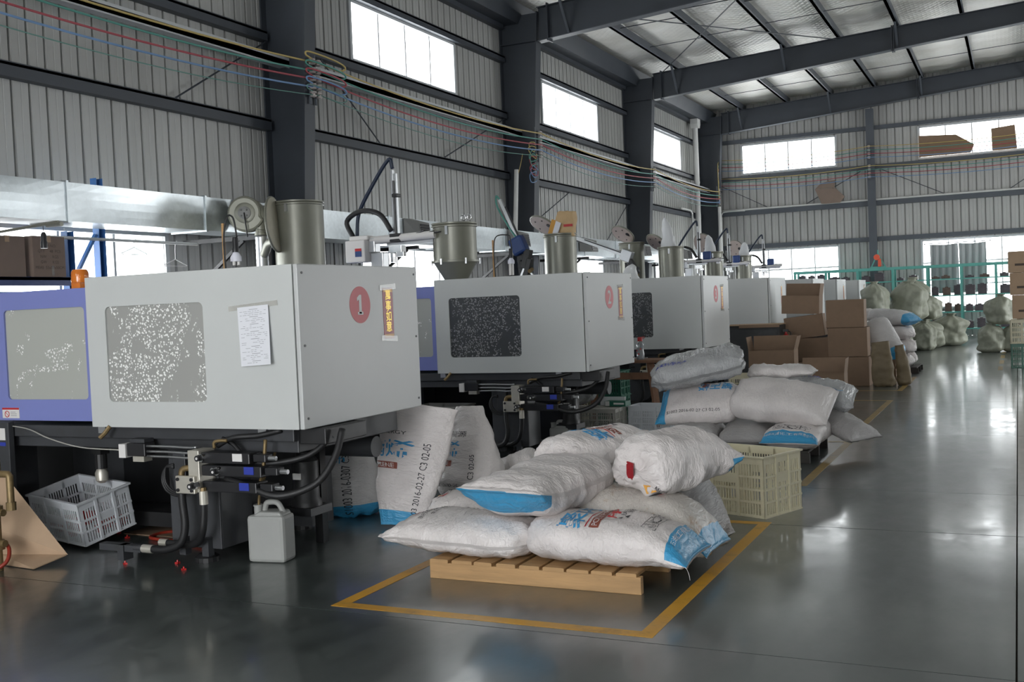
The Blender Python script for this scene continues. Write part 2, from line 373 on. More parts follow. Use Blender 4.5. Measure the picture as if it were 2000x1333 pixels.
def galv_mat():
    m, t, p = nodes('galvanised_sheet'); N = t.nodes; L = t.links
    p.inputs['Metallic'].default_value = .85; p.inputs['Roughness'].default_value = .32
    c = N.new('ShaderNodeTexCoord'); v = N.new('ShaderNodeTexVoronoi'); v.inputs['Scale'].default_value = 26
    n = N.new('ShaderNodeTexNoise'); n.inputs['Scale'].default_value = 2.2; n.inputs['Detail'].default_value = 1
    L.new(c.outputs['Object'], v.inputs['Vector']); L.new(c.outputs['Object'], n.inputs['Vector'])
    r = N.new('ShaderNodeMapRange'); r.inputs['To Min'].default_value = .57; r.inputs['To Max'].default_value = .66; L.new(v.outputs['Color'], r.inputs['Value'])
    cb = N.new('ShaderNodeCombineColor'); 
    for i in range(3): L.new(r.outputs[0], cb.inputs[i])
    mx = N.new('ShaderNodeMix'); mx.data_type = 'RGBA'; mx.blend_type = 'MULTIPLY'; mx.inputs[0].default_value = 1; mx.inputs[7].default_value = (.93, 1, 1.03, 1)
    L.new(cb.outputs[0], mx.inputs[6]); L.new(mx.outputs[2], p.inputs['Base Color'])
    b = N.new('ShaderNodeBump'); b.inputs['Strength'].default_value = .15; b.inputs['Distance'].default_value = .05; L.new(n.outputs['Fac'], b.inputs['Height']); L.new(b.outputs[0], p.inputs['Normal'])
    rr = N.new('ShaderNodeMapRange'); rr.inputs['To Min'].default_value = .30; rr.inputs['To Max'].default_value = .37; L.new(v.outputs['Color'], rr.inputs['Value']); L.new(rr.outputs[0], p.inputs['Roughness'])
    return m
MT['galv'] = galv_mat()

def foil_mat():
    m, t, p = nodes('insulation_foil'); N = t.nodes; L = t.links
    p.inputs['Metallic'].default_value = .2; p.inputs['Roughness'].default_value = .38
    c = N.new('ShaderNodeNewGeometry'); mp = N.new('ShaderNodeMapping'); mp.inputs['Rotation'].default_value = (0, 0, .78); mp.inputs['Scale'].default_value = (1, 1, 1)
    L.new(c.outputs['Position'], mp.inputs[0])
    sp = N.new('ShaderNodeSeparateXYZ'); L.new(mp.outputs[0], sp.inputs[0])
    def stripes(o):
        a = N.new('ShaderNodeMath'); a.operation = 'MULTIPLY'; a.inputs[1].default_value = 2 * PI / .28; L.new(o, a.inputs[0])
        s_ = N.new('ShaderNodeMath'); s_.operation = 'SINE'; L.new(a.outputs[0], s_.inputs[0])
        b_ = N.new('ShaderNodeMath'); b_.operation = 'ABSOLUTE'; L.new(s_.outputs[0], b_.inputs[0]); return b_.outputs[0]
    mn = N.new('ShaderNodeMath'); mn.operation = 'MINIMUM'; L.new(stripes(sp.outputs['X']), mn.inputs[0]); L.new(stripes(sp.outputs['Y']), mn.inputs[1])
    n = N.new('ShaderNodeTexNoise'); n.inputs['Scale'].default_value = 1.2; n.inputs['Detail'].default_value = 6; L.new(c.outputs['Position'], n.inputs['Vector'])
    r = N.new('ShaderNodeValToRGB'); e = r.color_ramp.elements; e[0].position = .3; e[0].color = (.66, .64, .58, 1); e[1].position = .7; e[1].color = (.84, .83, .79, 1)
    L.new(n.outputs['Fac'], r.inputs[0]); L.new(r.outputs[0], p.inputs['Base Color'])
    ad = N.new('ShaderNodeMath'); ad.operation = 'MULTIPLY_ADD'; ad.inputs[1].default_value = .35; L.new(mn.outputs[0], ad.inputs[0]); L.new(n.outputs['Fac'], ad.inputs[2])
    b = N.new('ShaderNodeBump'); b.inputs['Strength'].default_value = .5; b.inputs['Distance'].default_value = .05; L.new(ad.outputs[0], b.inputs['Height']); L.new(b.outputs[0], p.inputs['Normal'])
    return m
MT['foil'] = foil_mat()

def pane_mat(name, base, fleck, amount, rough=.12, alpha=.8, scale=70):
    """machine guard window: smoked clear sheet whose peeling film leaves bright blisters in drifting patches"""
    m, t, p = nodes(name); N = t.nodes; L = t.links
    c = N.new('ShaderNodeTexCoord')
    v = N.new('ShaderNodeTexVoronoi'); v.inputs['Scale'].default_value = scale; L.new(c.outputs['Object'], v.inputs['Vector'])
    n = N.new('ShaderNodeTexNoise'); n.inputs['Scale'].default_value = 2.7; n.inputs['Detail'].default_value = 3; n.inputs['Distortion'].default_value = 1.6; L.new(c.outputs['Object'], n.inputs['Vector'])
    d = N.new('ShaderNodeMath'); d.operation = 'LESS_THAN'; d.inputs[1].default_value = .42; L.new(v.outputs['Distance'], d.inputs[0])
    g = N.new('ShaderNodeMapRange'); g.inputs['From Min'].default_value = .59 - amount; g.inputs['From Max'].default_value = .61 - amount; L.new(n.outputs['Fac'], g.inputs['Value'])
    v2 = N.new('ShaderNodeTexNoise'); v2.inputs['Scale'].default_value = scale * .9; L.new(c.outputs['Object'], v2.inputs['Vector'])
    d2 = N.new('ShaderNodeMapRange'); d2.inputs['From Min'].default_value = .36; d2.inputs['From Max'].default_value = .50; L.new(v2.outputs['Fac'], d2.inputs['Value'])
    q = N.new('ShaderNodeMath'); q.operation = 'MULTIPLY'; L.new(d.outputs[0], q.inputs[0]); L.new(g.outputs[0], q.inputs[1])
    q2 = N.new('ShaderNodeMath'); q2.operation = 'MULTIPLY'; L.new(q.outputs[0], q2.inputs[0]); L.new(d2.outputs[0], q2.inputs[1])
    mx = N.new('ShaderNodeMix'); mx.data_type = 'RGBA'; L.new(q2.outputs[0], mx.inputs[0]); mx.inputs[6].default_value = base; mx.inputs[7].default_value = fleck
    L.new(mx.outputs[2], p.inputs['Base Color'])
    a = N.new('ShaderNodeMapRange'); a.inputs['To Min'].default_value = alpha; a.inputs['To Max'].default_value = 1; L.new(q2.outputs[0], a.inputs['Value']); L.new(a.outputs[0], p.inputs['Alpha'])
    r = N.new('ShaderNodeMapRange'); r.inputs['To Min'].default_value = rough; r.inputs['To Max'].default_value = .35; L.new(q2.outputs[0], r.inputs['Value']); L.new(r.outputs[0], p.inputs['Roughness'])
    b = N.new('ShaderNodeBump'); b.inputs['Strength'].default_value = .5; b.inputs['Distance'].default_value = .01; L.new(q2.outputs[0], b.inputs['Height']); L.new(b.outputs[0], p.inputs['Normal'])
    return m
MT['pane1'] = pane_mat('guard_window_reflection', (.38, .38, .36, 1), (.90, .90, .88, 1), .115, .10, .9, 58)  # pale base paints the reflection of the bright room into the pane
MT['pane2'] = pane_mat('guard_window_dark', (.085, .09, .09, 1), (.28, .28, .28, 1), .15, .2, .9, 56)
MT['panep'] = pane_mat('guard_window_violet', (.46, .47, .43, 1), (.90, .90, .88, 1), .0, .10, .9, 60)

def sack_mat(name, base, blue=(.05, .33, .60, 1), cap=.74, both=False, rough=.33, stain=None, bump=.55):
    """printed woven plastic sack: U runs along the sack (-1..1), V goes round it (0..0.5 is the printed face)"""
    m, t, p = nodes(name); N = t.nodes; L = t.links
    uv = N.new('ShaderNodeUVMap'); uv.uv_map = 'UVMap'; sp = N.new('ShaderNodeSeparateXYZ'); L.new(uv.outputs[0], sp.inputs[0])
    c = N.new('ShaderNodeTexCoord')
    n = N.new('ShaderNodeTexNoise'); n.inputs['Scale'].default_value = 4; n.inputs['Detail'].default_value = 5; L.new(c.outputs['Object'], n.inputs['Vector'])
    vr = N.new('ShaderNodeMapRange'); vr.inputs['From Min'].default_value = .3; vr.inputs['From Max'].default_value = .7; vr.inputs['To Min'].default_value = .88; vr.inputs['To Max'].default_value = 1.08
    L.new(n.outputs['Fac'], vr.inputs['Value'])
    bc = N.new('ShaderNodeMix'); bc.data_type = 'RGBA'; bc.blend_type = 'MULTIPLY'; bc.inputs[0].default_value = 1; bc.inputs[6].default_value = base; L.new(vr.outputs[0], bc.inputs[7])
    out = bc.outputs[2]
    if stain:
        ns = N.new('ShaderNodeTexNoise'); ns.inputs['Scale'].default_value = 5; ns.inputs['Detail'].default_value = 6; ns.inputs['Roughness'].default_value = .7; L.new(c.outputs['Object'], ns.inputs['Vector'])
        rs = N.new('ShaderNodeMapRange'); rs.inputs['From Min'].default_value = .54; rs.inputs['From Max'].default_value = .66; rs.inputs['To Max'].default_value = .85; L.new(ns.outputs['Fac'], rs.inputs['Value'])
        ms = N.new('ShaderNodeMix'); ms.data_type = 'RGBA'; L.new(rs.outputs[0], ms.inputs[0]); L.new(out, ms.inputs[6]); ms.inputs[7].default_value = stain; out = ms.outputs[2]
    if cap is not None:
        g = N.new('ShaderNodeMath'); g.operation = 'GREATER_THAN'; g.inputs[1].default_value = cap; L.new(sp.outputs['X'], g.inputs[0])
        fac = g.outputs[0]
        if not both:
            h = N.new('ShaderNodeMath'); h.operation = 'LESS_THAN'; h.inputs[1].default_value = .5; L.new(sp.outputs['Y'], h.inputs[0])
            k = N.new('ShaderNodeMath'); k.operation = 'MULTIPLY'; L.new(fac, k.inputs[0]); L.new(h.outputs[0], k.inputs[1]); fac = k.outputs[0]
        mb_ = N.new('ShaderNodeMix'); mb_.data_type = 'RGBA'; L.new(fac, mb_.inputs[0]); L.new(out, mb_.inputs[6]); mb_.inputs[7].default_value = blue; out = mb_.outputs[2]
    L.new(out, p.inputs['Base Color']); p.inputs['Roughness'].default_value = rough
    # creases: a fine one round the sack and a broad crumple
    mp = N.new('ShaderNodeMapping'); mp.inputs['Scale'].default_value = (7, 10, 1); L.new(uv.outputs[0], mp.inputs[0])
    w1 = N.new('ShaderNodeTexNoise'); w1.inputs['Scale'].default_value = 3.0; w1.inputs['Detail'].default_value = 4; w1.inputs['Distortion'].default_value = .8; L.new(mp.outputs[0], w1.inputs['Vector'])
    w2 = N.new('ShaderNodeTexNoise'); w2.inputs['Scale'].default_value = 16; w2.inputs['Detail'].default_value = 3; w2.inputs['Distortion'].default_value = 1.2; L.new(c.outputs['Object'], w2.inputs['Vector'])
    ad = N.new('ShaderNodeMath'); ad.operation = 'MULTIPLY_ADD'; ad.inputs[1].default_value = .45; L.new(w2.outputs['Fac'], ad.inputs[0]); L.new(w1.outputs['Fac'], ad.inputs[2])
    b = N.new('ShaderNodeBump'); b.inputs['Strength'].default_value = bump; b.inputs['Distance'].default_value = .018; L.new(ad.outputs[0], b.inputs['Height']); L.new(b.outputs[0], p.inputs['Normal'])
    return m
MT['sack'] = sack_mat('printed_white_sack', (.73, .68, .665, 1))
MT['sackplain'] = sack_mat('plain_white_sack', (.71, .665, .65, 1), cap=None)
MT['sackstain'] = sack_mat('stained_sack', (.56, .52, .48, 1), cap=.86, stain=(.30, .15, .045, 1))
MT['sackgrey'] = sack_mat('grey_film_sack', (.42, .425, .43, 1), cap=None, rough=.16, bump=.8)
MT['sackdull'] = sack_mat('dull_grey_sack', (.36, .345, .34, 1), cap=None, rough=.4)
MT['sackboth'] = sack_mat('blue_ended_sack', (.60, .585, .58, 1), cap=.62, both=True)

# ------------------------------------------------------------------ setting: floor
fl = MB().box(XL - .1, XR + .1, YB - .1, YF + .1, -.30, -.03).build('floor', MT['joint'])
tag(fl, 'dark green grey polished concrete floor with saw-cut joints', 'floor', kind='structure')
ys = [YB, -1.4, 1.6, 4.39, 6.94, 8.32, 11.6, 15.0, 18.6, 22.2, 25.8, 29.4, 32.6, YF]; xs = [XL, -.04, 4.9, XR]
for i in range(len(ys) - 1):
    for j in range(len(xs) - 1):
        g = .0035 if ys[i] != 6.94 else .007
        MB().box(xs[j] + .004, xs[j+1] - .004, ys[i] + g, ys[i+1] - .0035, -.03, 0).build('slab', MT['floor'], fl)

def stripe_frame(label, x0, x1, y0, y1, mt, sides='FBLR', w_=.075):
    t = thing('floor_marking', label, 'floor marking', ((x0+x1)/2, (y0+y1)/2, 0), group='yellow bay markings on the floor')
    z0, z1 = .0004, .0016
    if 'F' in sides: MB().box(x0, x1, y0, y0 + w_, z0, z1).build('stripe', mt, t)
    if 'B' in sides: MB().box(x0, x1, y1 - w_, y1, z0, z1).build('stripe', mt, t)
    if 'L' in sides: MB().box(x0, x0 + w_, y0 + w_, y1 - w_, z0, z1).build('stripe', mt, t)
    if 'R' in sides: MB().box(x1 - w_, x1, y0 + w_, y1 - w_, z0, z1).build('stripe', mt, t)
stripe_frame('yellow painted square around the front wooden pallet of bags', -3.22, -1.50, 4.46, 7.0, MT['yellow'])
stripe_frame('worn yellow painted square around the second pallet behind the ivory crate', -3.25, -1.52, 8.40, 11.0, MT['yellowworn'])
stripe_frame('yellow painted square around the open carton beyond the second pallet', -3.25, -1.56, 12.50, 15.2, MT['yellowworn'])
stripe_frame('faint yellow painted square near the brown carton stacks', -3.25, -1.58, 16.6, 19.3, MT['yellowworn'], 'FR')
t = thing('lane_marking', 'faint yellow dashes along the aisle joint at right', 'floor marking', (-.33, 20, 0))
for k in range(4): MB().box(-.36, -.28, 20.6 + k * 1.7, 21.6 + k * 1.7, .0004, .0016).build('dash', MT['yellowworn'], t)

# ------------------------------------------------------------------ setting: walls of ribbed sheet
PITCH = .23
def ribbed_wall(name, label, side):
    """side -> f(a, depth into wall, z)"""
    mb = MB()
    if side in ('left', 'right'):
        a0, a1 = YB, YF
        f = (lambda a, d, z: (XL - d, a, z)) if side == 'left' else (lambda a, d, z: (XR + d, a, z))
        top = lambda a: 7.85 if side == 'left' else 8.95
    else:
        a0, a1 = XL, XR
        f = (lambda a, d, z: (a, YF + d, z)) if side == 'far' else (lambda a, d, z: (a, YB - d, z))
        top = lambda a: 7.80 + .055 * (a + 9)
    prof = [(0, 0), (.085, 0), (.090, .005), (.100, .005), (.105, 0), (.183, 0), (.191, .040), (.217, .040), (.226, 0)]
    n = int((a1 - a0) / PITCH) + 1
    pts = [(min(a0 + k * PITCH + s_, a1), d) for k in range(n) for s_, d in prof if a0 + k * PITCH + s_ <= a1 + .02]
    ops = OPEN[side]
    for (p, dp), (q, dq) in zip(pts, pts[1:]):
        if q - p < 1e-6: continue
        m = (p + q) / 2; segs = [(0.0, None)]; cuts = sorted((z0, z1) for b0, b1, z0, z1 in ops if b0 < m < b1)
        z = 0.0
        for z0, z1 in cuts + [(None, None)]:
            zt = z0 if z0 is not None else None
            if zt is None or zt > z:
                t0, t1 = (zt, zt) if zt is not None else (top(p), top(q))
                vs = [f(p, dp, z), f(q, dq, z), f(q, dq, t1), f(p, dp, t0)]
                mb.add(vs, [(0, 1, 2, 3) if side in ('right', 'far') else (3, 2, 1, 0)])
            if z1 is not None: z = z1
    o = mb.build(name, MT['sheet'])
    return tag(o, label, 'wall', kind='structure')
wl_left = ribbed_wall('wall_left', 'grey ribbed sheet metal wall behind the machines', 'left')
wl_far = ribbed_wall('wall_far', 'pale ribbed sheet metal end wall with windows', 'far')
wl_right = ribbed_wall('wall_right', 'ribbed sheet wall on the aisle side', 'right')
wl_back = ribbed_wall('wall_back', 'ribbed sheet wall behind the viewer', 'back')

# ------------------------------------------------------------------ setting: windows
nwin = [0]
def window(side, a0, a1, z0, z1, label, mull=4, bars=0, glazed=True):
    nwin[0] += 1
    f = {'left': lambda a, d, z: (XL - d, a, z), 'right': lambda a, d, z: (XR + d, a, z), 'far': lambda a, d, z: (a, YF + d, z), 'back': lambda a, d, z: (a, YB - d, z)}[side]
    t = thing('window_%d' % nwin[0], label, 'window', f((a0 + a1) / 2, .03, z0), kind='structure')
    def bx(nm, p0, p1, q0, q1, d0, d1, m):
        A = f(p0, d0, q0); B = f(p1, d1, q1)
        MB().box(A[0], B[0], A[1], B[1], A[2], B[2]).build(nm, m, t)
    w_ = .05
    bx('frame', a0 - w_, a0 + .015, z0 - w_, z1 + w_, -.03, .07, MT['frame']); bx('frame', a1 - .015, a1 + w_, z0 - w_, z1 + w_, -.03, .07, MT['frame'])
    bx('frame', a0, a1, z1 - .015, z1 + w_, -.03, .07, MT['frame']); bx('frame', a0, a1, z0 - w_, z0 + .015, -.04, .07, MT['frame'])
    for k in range(1, mull): a = a0 + (a1 - a0) * k / mull; bx('mullion', a - .018, a + .018, z0, z1, .01, .05, MT['frame'])
    for k in range(bars): z = z0 + (z1 - z0) * (k + 1) / (bars + 1); bx('glazing_bar', a0, a1, z - .022, z + .022, .005, .05, MT['frame'])
    if glazed:
        for k in range(mull):
            bx('pane', a0 + (a1 - a0) * k / mull + .018, a0 + (a1 - a0) * (k + 1) / mull - .018, z0 + .01, z1 - .01, .028, .033, MT['glass'])
    return t
LB = ['low window behind machine one under the duct', 'low window behind the robot arm above machine two', 'low window under the duct behind the third machine', 'low window in the far left bay behind machines',
      'high window in the bay above the picture edge', 'large high window left of the second dark column', 'middle high window on the left wall', 'small looking high window nearest the far corner']
for (a, l) in zip(OPEN['left'], LB): window('left', *a, l, 4, 1 if a[2] < 2 else 0)
LF = ['low window in the end wall behind the last machines', 'low window in the end wall with a grey curtain', 'low window at the far right of the end wall', 'high end wall window near the left corner', 'high end wall window with cardboard propped in it', 'high window at the far right of the end wall']
for (a, l) in zip(OPEN['far'], LF): window('far', *a, l, 4, (2 if a[2] < 2 else 0))
for i, a in enumerate(OPEN['right']):
    if a[2] > .5: window('right', *a, ('low window in the aisle side wall, third bay', '', 'high window in the aisle side wall, second bay', 'high window in the aisle side wall, third bay', 'high window in the aisle side wall, fourth bay')[i], 4)
for i, a in enumerate(OPEN['back']):
    if a[2] > .5: window('back', *a, ('low' if a[2] < 2 else 'high') + ' window in the rear wall, place %s' % ('one', 'two', 'three', 'four', 'five', 'six')[i], 4)
t = thing('door_1', 'open goods doorway in the rear wall', 'doorway', (-3.07, YB, 0), kind='structure')
for p in (-5.7, -.56): MB().box(p, p + .12, YB - .08, YB + .06, 0, 4.4).build('jamb', MT['steel'], t)
MB().box(-5.7, -.44, YB - .08, YB + .06, 4.38, 4.52).build('lintel', MT['steel'], t)
t = thing('door_2', 'open goods doorway in the aisle side wall', 'doorway', (XR, 27.2, 0), kind='structure')
for p in (24.4, 30.0): MB().box(XR - .06, XR + .08, p, p + .12, 0, 4.5).build('jamb', MT['steel'], t)
MB().box(XR - .06, XR + .08, 24.4, 30.12, 4.48, 4.62).build('lintel', MT['steel'], t)

# ------------------------------------------------------------------ setting: steel frame
CY = [-3.1, 4.6, 12.33, 20.10, 27.68, 34.95]
CN = ['dark tapered steel column by the rear', 'dark tapered steel column left of the picture', 'nearest dark steel column, behind the insulator rack of tangled loops',
      'second dark steel column, right of the largest high window', 'third dark steel column, beyond the middle high window', 'corner dark steel column beside the white downpipe']
def colx(z): return -9.12 + .40 * (z / 7.0)
def rbot(x): return 6.86 + .079 * (x + 8.65) if x < .3 else 7.567 + .055 * (x - .3)
def rtop(x): return 7.50 + .055 * (x + 9)
for i, y in enumerate(CY):
    t = thing('steel_column', CN[i], 'column', (-9.3, y, 0), kind='structure')
    zt = 7.45
    # front flange, tapered web, rear flange
    MB().prism([(colx(0), 0), (colx(0) + .02, 0), (colx(zt) + .02, zt), (colx(zt), zt)], lambda a, b: (a, y - .12, b), lambda a, b: (a, y + .12, b)).build('front_flange', MT['steel'], t)
    MB().prism([(XL + .03, 0), (colx(0), 0), (colx(zt), zt), (XL + .03, zt)], lambda a, b: (a, y - .008, b), lambda a, b: (a, y + .008, b)).build('web', MT['steel'], t)
    MB().box(XL + .006, XL + .03, y - .12, y + .12, 0, zt).build('rear_flange', MT['steel'], t)
    MB().box(XL + .03, colx(6.88), y - .11, y + .11, 6.86, 6.88).build('stiffener', MT['steel'], t)
    MB().box(XL + .03, colx(0) + .12, y - .16, y + .16, 0, .02).build('base_plate', MT['steel'], t)
    # rafter
    rn = ['rearmost roof rafter', 'roof rafter above the viewer', 'roof rafter over the nearest column', 'roof rafter crossing the top centre, on the second column', 'long sloping roof rafter on the third column', 'end wall roof rafter above the far windows'][i]
    t = thing('roof_rafter', 'dark steel ' + rn, 'rafter', (-8.7, y, 6.8), kind='structure')
    xs_ = [colx(7.2) + .025, -2.6, .3, XR - .05]
    MB().prism([(x, rbot(x)) for x in xs_] + [(x, rtop(x)) for x in xs_[::-1]], lambda a, b: (a, y - .008, b), lambda a, b: (a, y + .008, b)).build('web', MT['steel'], t)
    fb = MB(); ft = MB()
    for p, q in zip(xs_, xs_[1:]):
        fb.prism([(p, rbot(p) - .016), (q, rbot(q) - .016), (q, rbot(q)), (p, rbot(p))], lambda a, b: (a, y - .11, b), lambda a, b: (a, y + .11, b))
        ft.prism([(p, rtop(p)), (q, rtop(q)), (q, rtop(q) + .016), (p, rtop(p) + .016)], lambda a, b: (a, y - .11, b), lambda a, b: (a, y + .11, b))
    fb.build('lower_flange', MT['steel2'], t); ft.build('upper_flange', MT['steel'], t)
    for x in (-8.45, -2.62, -2.58, 3.4): MB().box(x - .012, x + .012, y - .13, y + .13, rbot(x) - .05, rtop(x) + .05).build('splice_plate', MT['steel'], t)
# end wall posts
for x in (-4.08, 1.55, 6.8):
    t = thing('end_wall_post', {-4.08: 'steel post on the end wall left of the cardboard window', 1.55: 'steel post on the end wall beyond the right edge', 6.8: 'steel post at the far right of the end wall'}[x], 'post', (x, YF - .2, 0), kind='structure')
    h = rbot(x) - .02
    MB().box(x - .12, x + .12, YF - .26, YF - .24, 0, h).build('front_flange', MT['steel2'], t)
    MB().box(x - .008, x + .008, YF - .24, YF - .02, 0, h).build('web', MT['steel2'], t)

# girts on the walls (one length per bay)
for y0, y1 in zip(CY, CY[1:]):
    for z, hh in ((2.66, .14), (4.18, .15), (5.42, .13), (6.57, .12), (7.25, .12)):
        MB().box(XL + .005, XL + .13, y0 + .13, y1 - .13, z - hh / 2, z + hh / 2).box(XL + .11, XL + .13, y0 + .13, y1 - .13, z + hh / 2 - .03, z + hh / 2 + .012).build('girt', MT['steel'], wl_left)
    # cable tray beam along the wall
    MB().box(XL + .22, XL + .40, y0 + .02, y1 - .02, 4.98, 5.06).box(XL + .385, XL + .40, y0 + .02, y1 - .02, 4.96, 5.10).build('tray_beam', MT['frame'], wl_left)
bx_ = [XL + .15, -4.08, 1.55, 6.8, XR - .1]
for x0, x1 in zip(bx_, bx_[1:]):
    for z, hh in ((2.99 + .13, .14), (4.25, .15), (5.40, .13), (6.62, .12)):
        MB().box(x0 + .12, x1 - .12, YF - .13, YF - .005, z - hh / 2, z + hh / 2).build('girt', MT['steel2'], wl_far)
    MB().tube([(x0 + .1, YF - .12, 4.36), (x1 - .1, YF - .12, 4.36)], .03, 8).build('conduit', MT['pvc'], wl_far)
# brace rods and wall rods
for a, b in [((10.3, 4.25), (12.2, 5.35)), ((13.5, 5.35), (15.1, 4.25)), ((17.2, 4.25), (19.9, 5.35)), ((20.4, 5.0), (21.6, 3.0)), ((20.2, 2.9), (23.4, 4.15)), ((25.6, 3.0), (27.4, 4.1)), ((27.9, 5.3), (29.6, 4.3))]:
    MB().tube([(XL + .1, a[0], a[1]), (XL + .1, b[0], b[1])], .012, 6).build('brace_rod', MT['steel'], wl_left)
for a, b in [((-8.9, 5.2), (-7.3, 4.35)), ((-6.2, 4.35), (-4.4, 5.3)), ((-3.8, 5.3), (-1.9, 4.35)), ((-.2, 4.35), (1.3, 5.3))]:
    MB().tube([(a[0], YF - .1, a[1]), (b[0], YF - .1, b[1])], .012, 6).build('brace_rod', MT['steel'], wl_far)

# ------------------------------------------------------------------ setting: roof
PX = [-8.02, -6.58, -5.2, -3.88, -2.5, -1.06, .38, 1.82, 3.26, 4.7, 6.14, 7.58, 9.02]
mb = MB(); gx = []; x = XL - .1
while x < XR + .2: gx.append(x); x += .24
gy = [YB - .2 + k * .45 for k in range(int((YF - YB + .6) / .45) + 1)]
def ceil_z(x, y):
    near = min(abs(x - p) for p in PX + [-9.4])
    return rtop(x) + .26 - .035 * min(1, near / .5) ** 2 + .018 * noise.noise((x * 1.3, y * 1.1, 0)) + .01 * math.sin(y * 5.2)
mb.v = [(x, y, ceil_z(x, y)) for x in gx for y in gy]; ny = len(gy)
for i in range(len(gx) - 1):
    for j in range(ny - 1): mb.f.append((i*ny+j, i*ny+j+1, (i+1)*ny+j+1, (i+1)*ny+j)); mb.m.append(0)
ceil = mb.build('ceiling', MT['foil'], smooth=True)
tag(ceil, 'white foil insulation blanket under the roof', 'ceiling', kind='structure')
for p in PX:
    z = rtop(p) + .02
    MB().box(p - .035, p + .035, YB, YF - .03, z, z + .2).box(p - .035, p + .07, YB, YF - .03, z, z + .02).build('purlin', MT['steel2'], ceil)
MB().prism([(-9.52, 7.28), (-9.14, 7.28), (-8.98, 7.62), (-9.52, 7.62)], lambda a, b: (a, YB, b), lambda a, b: (a, YF - .03, b)).build('eave_gutter', MT['steel'], ceil)
for y0, y1 in zip(CY, CY[1:]):   # sag rods and roof cross bracing
    for k, (p, q) in enumerate(zip(PX, PX[1:])):
        y = y0 + (y1 - y0) * (.34 if k % 2 else .40)
        MB().tube([(p, y, rtop(p) + .12), (q, y + .12, rtop(q) + .12)], .011, 6).build('sag_rod', MT['steel'], ceil)
        y = y0 + (y1 - y0) * .68
        MB().tube([(p, y, rtop(p) + .12), (q, y + .12, rtop(q) + .12)], .009, 6).build('sag_rod', MT['steel'], ceil)
for y0, y1 in ((CY[3], CY[4]),):
    MB().tube([(-8.4, y0 + .2, rtop(-8.4) - .05), (-3.9, y1 - .2, rtop(-3.9) - .05)], .013, 6).build('brace_rod', MT['steel'], ceil)
    MB().tube([(-3.9, y0 + .2, rtop(-3.9) - .05), (-8.4, y1 - .2, rtop(-8.4) - .05)], .013, 6).build('brace_rod', MT['steel'], ceil)
for i, y in enumerate(CY[3:]):   # fly braces from purlin to lower flange
    for p in PX[0:9:2]:
        s_ = -1
        MB().bar((p, y + s_ * .02, rbot(p) + .02), (p, y + s_ * .55, rtop(p) + .05), .05, .05).build('fly_brace', MT['steel2'], ceil)
# ------------------------------------------------------------------ injection moulding machines (local frame: x = X + 3.7, y = Y - front, z up)
ORD = ['first', 'second', 'third', 'fourth', 'fifth', 'sixth', 'seventh']
MY = [4.95, 9.43, 13.60, 17.72, 21.85, 25.0, 28.7]
def L_(mb, name, m, root, **k): return mb.build(name, m, root, local=True, **k)

def cyl(mb, c, r, h, axis=(0, 0, 1), n=16): return mb.lathe([(r, 0), (r, h)], c, n, axis)

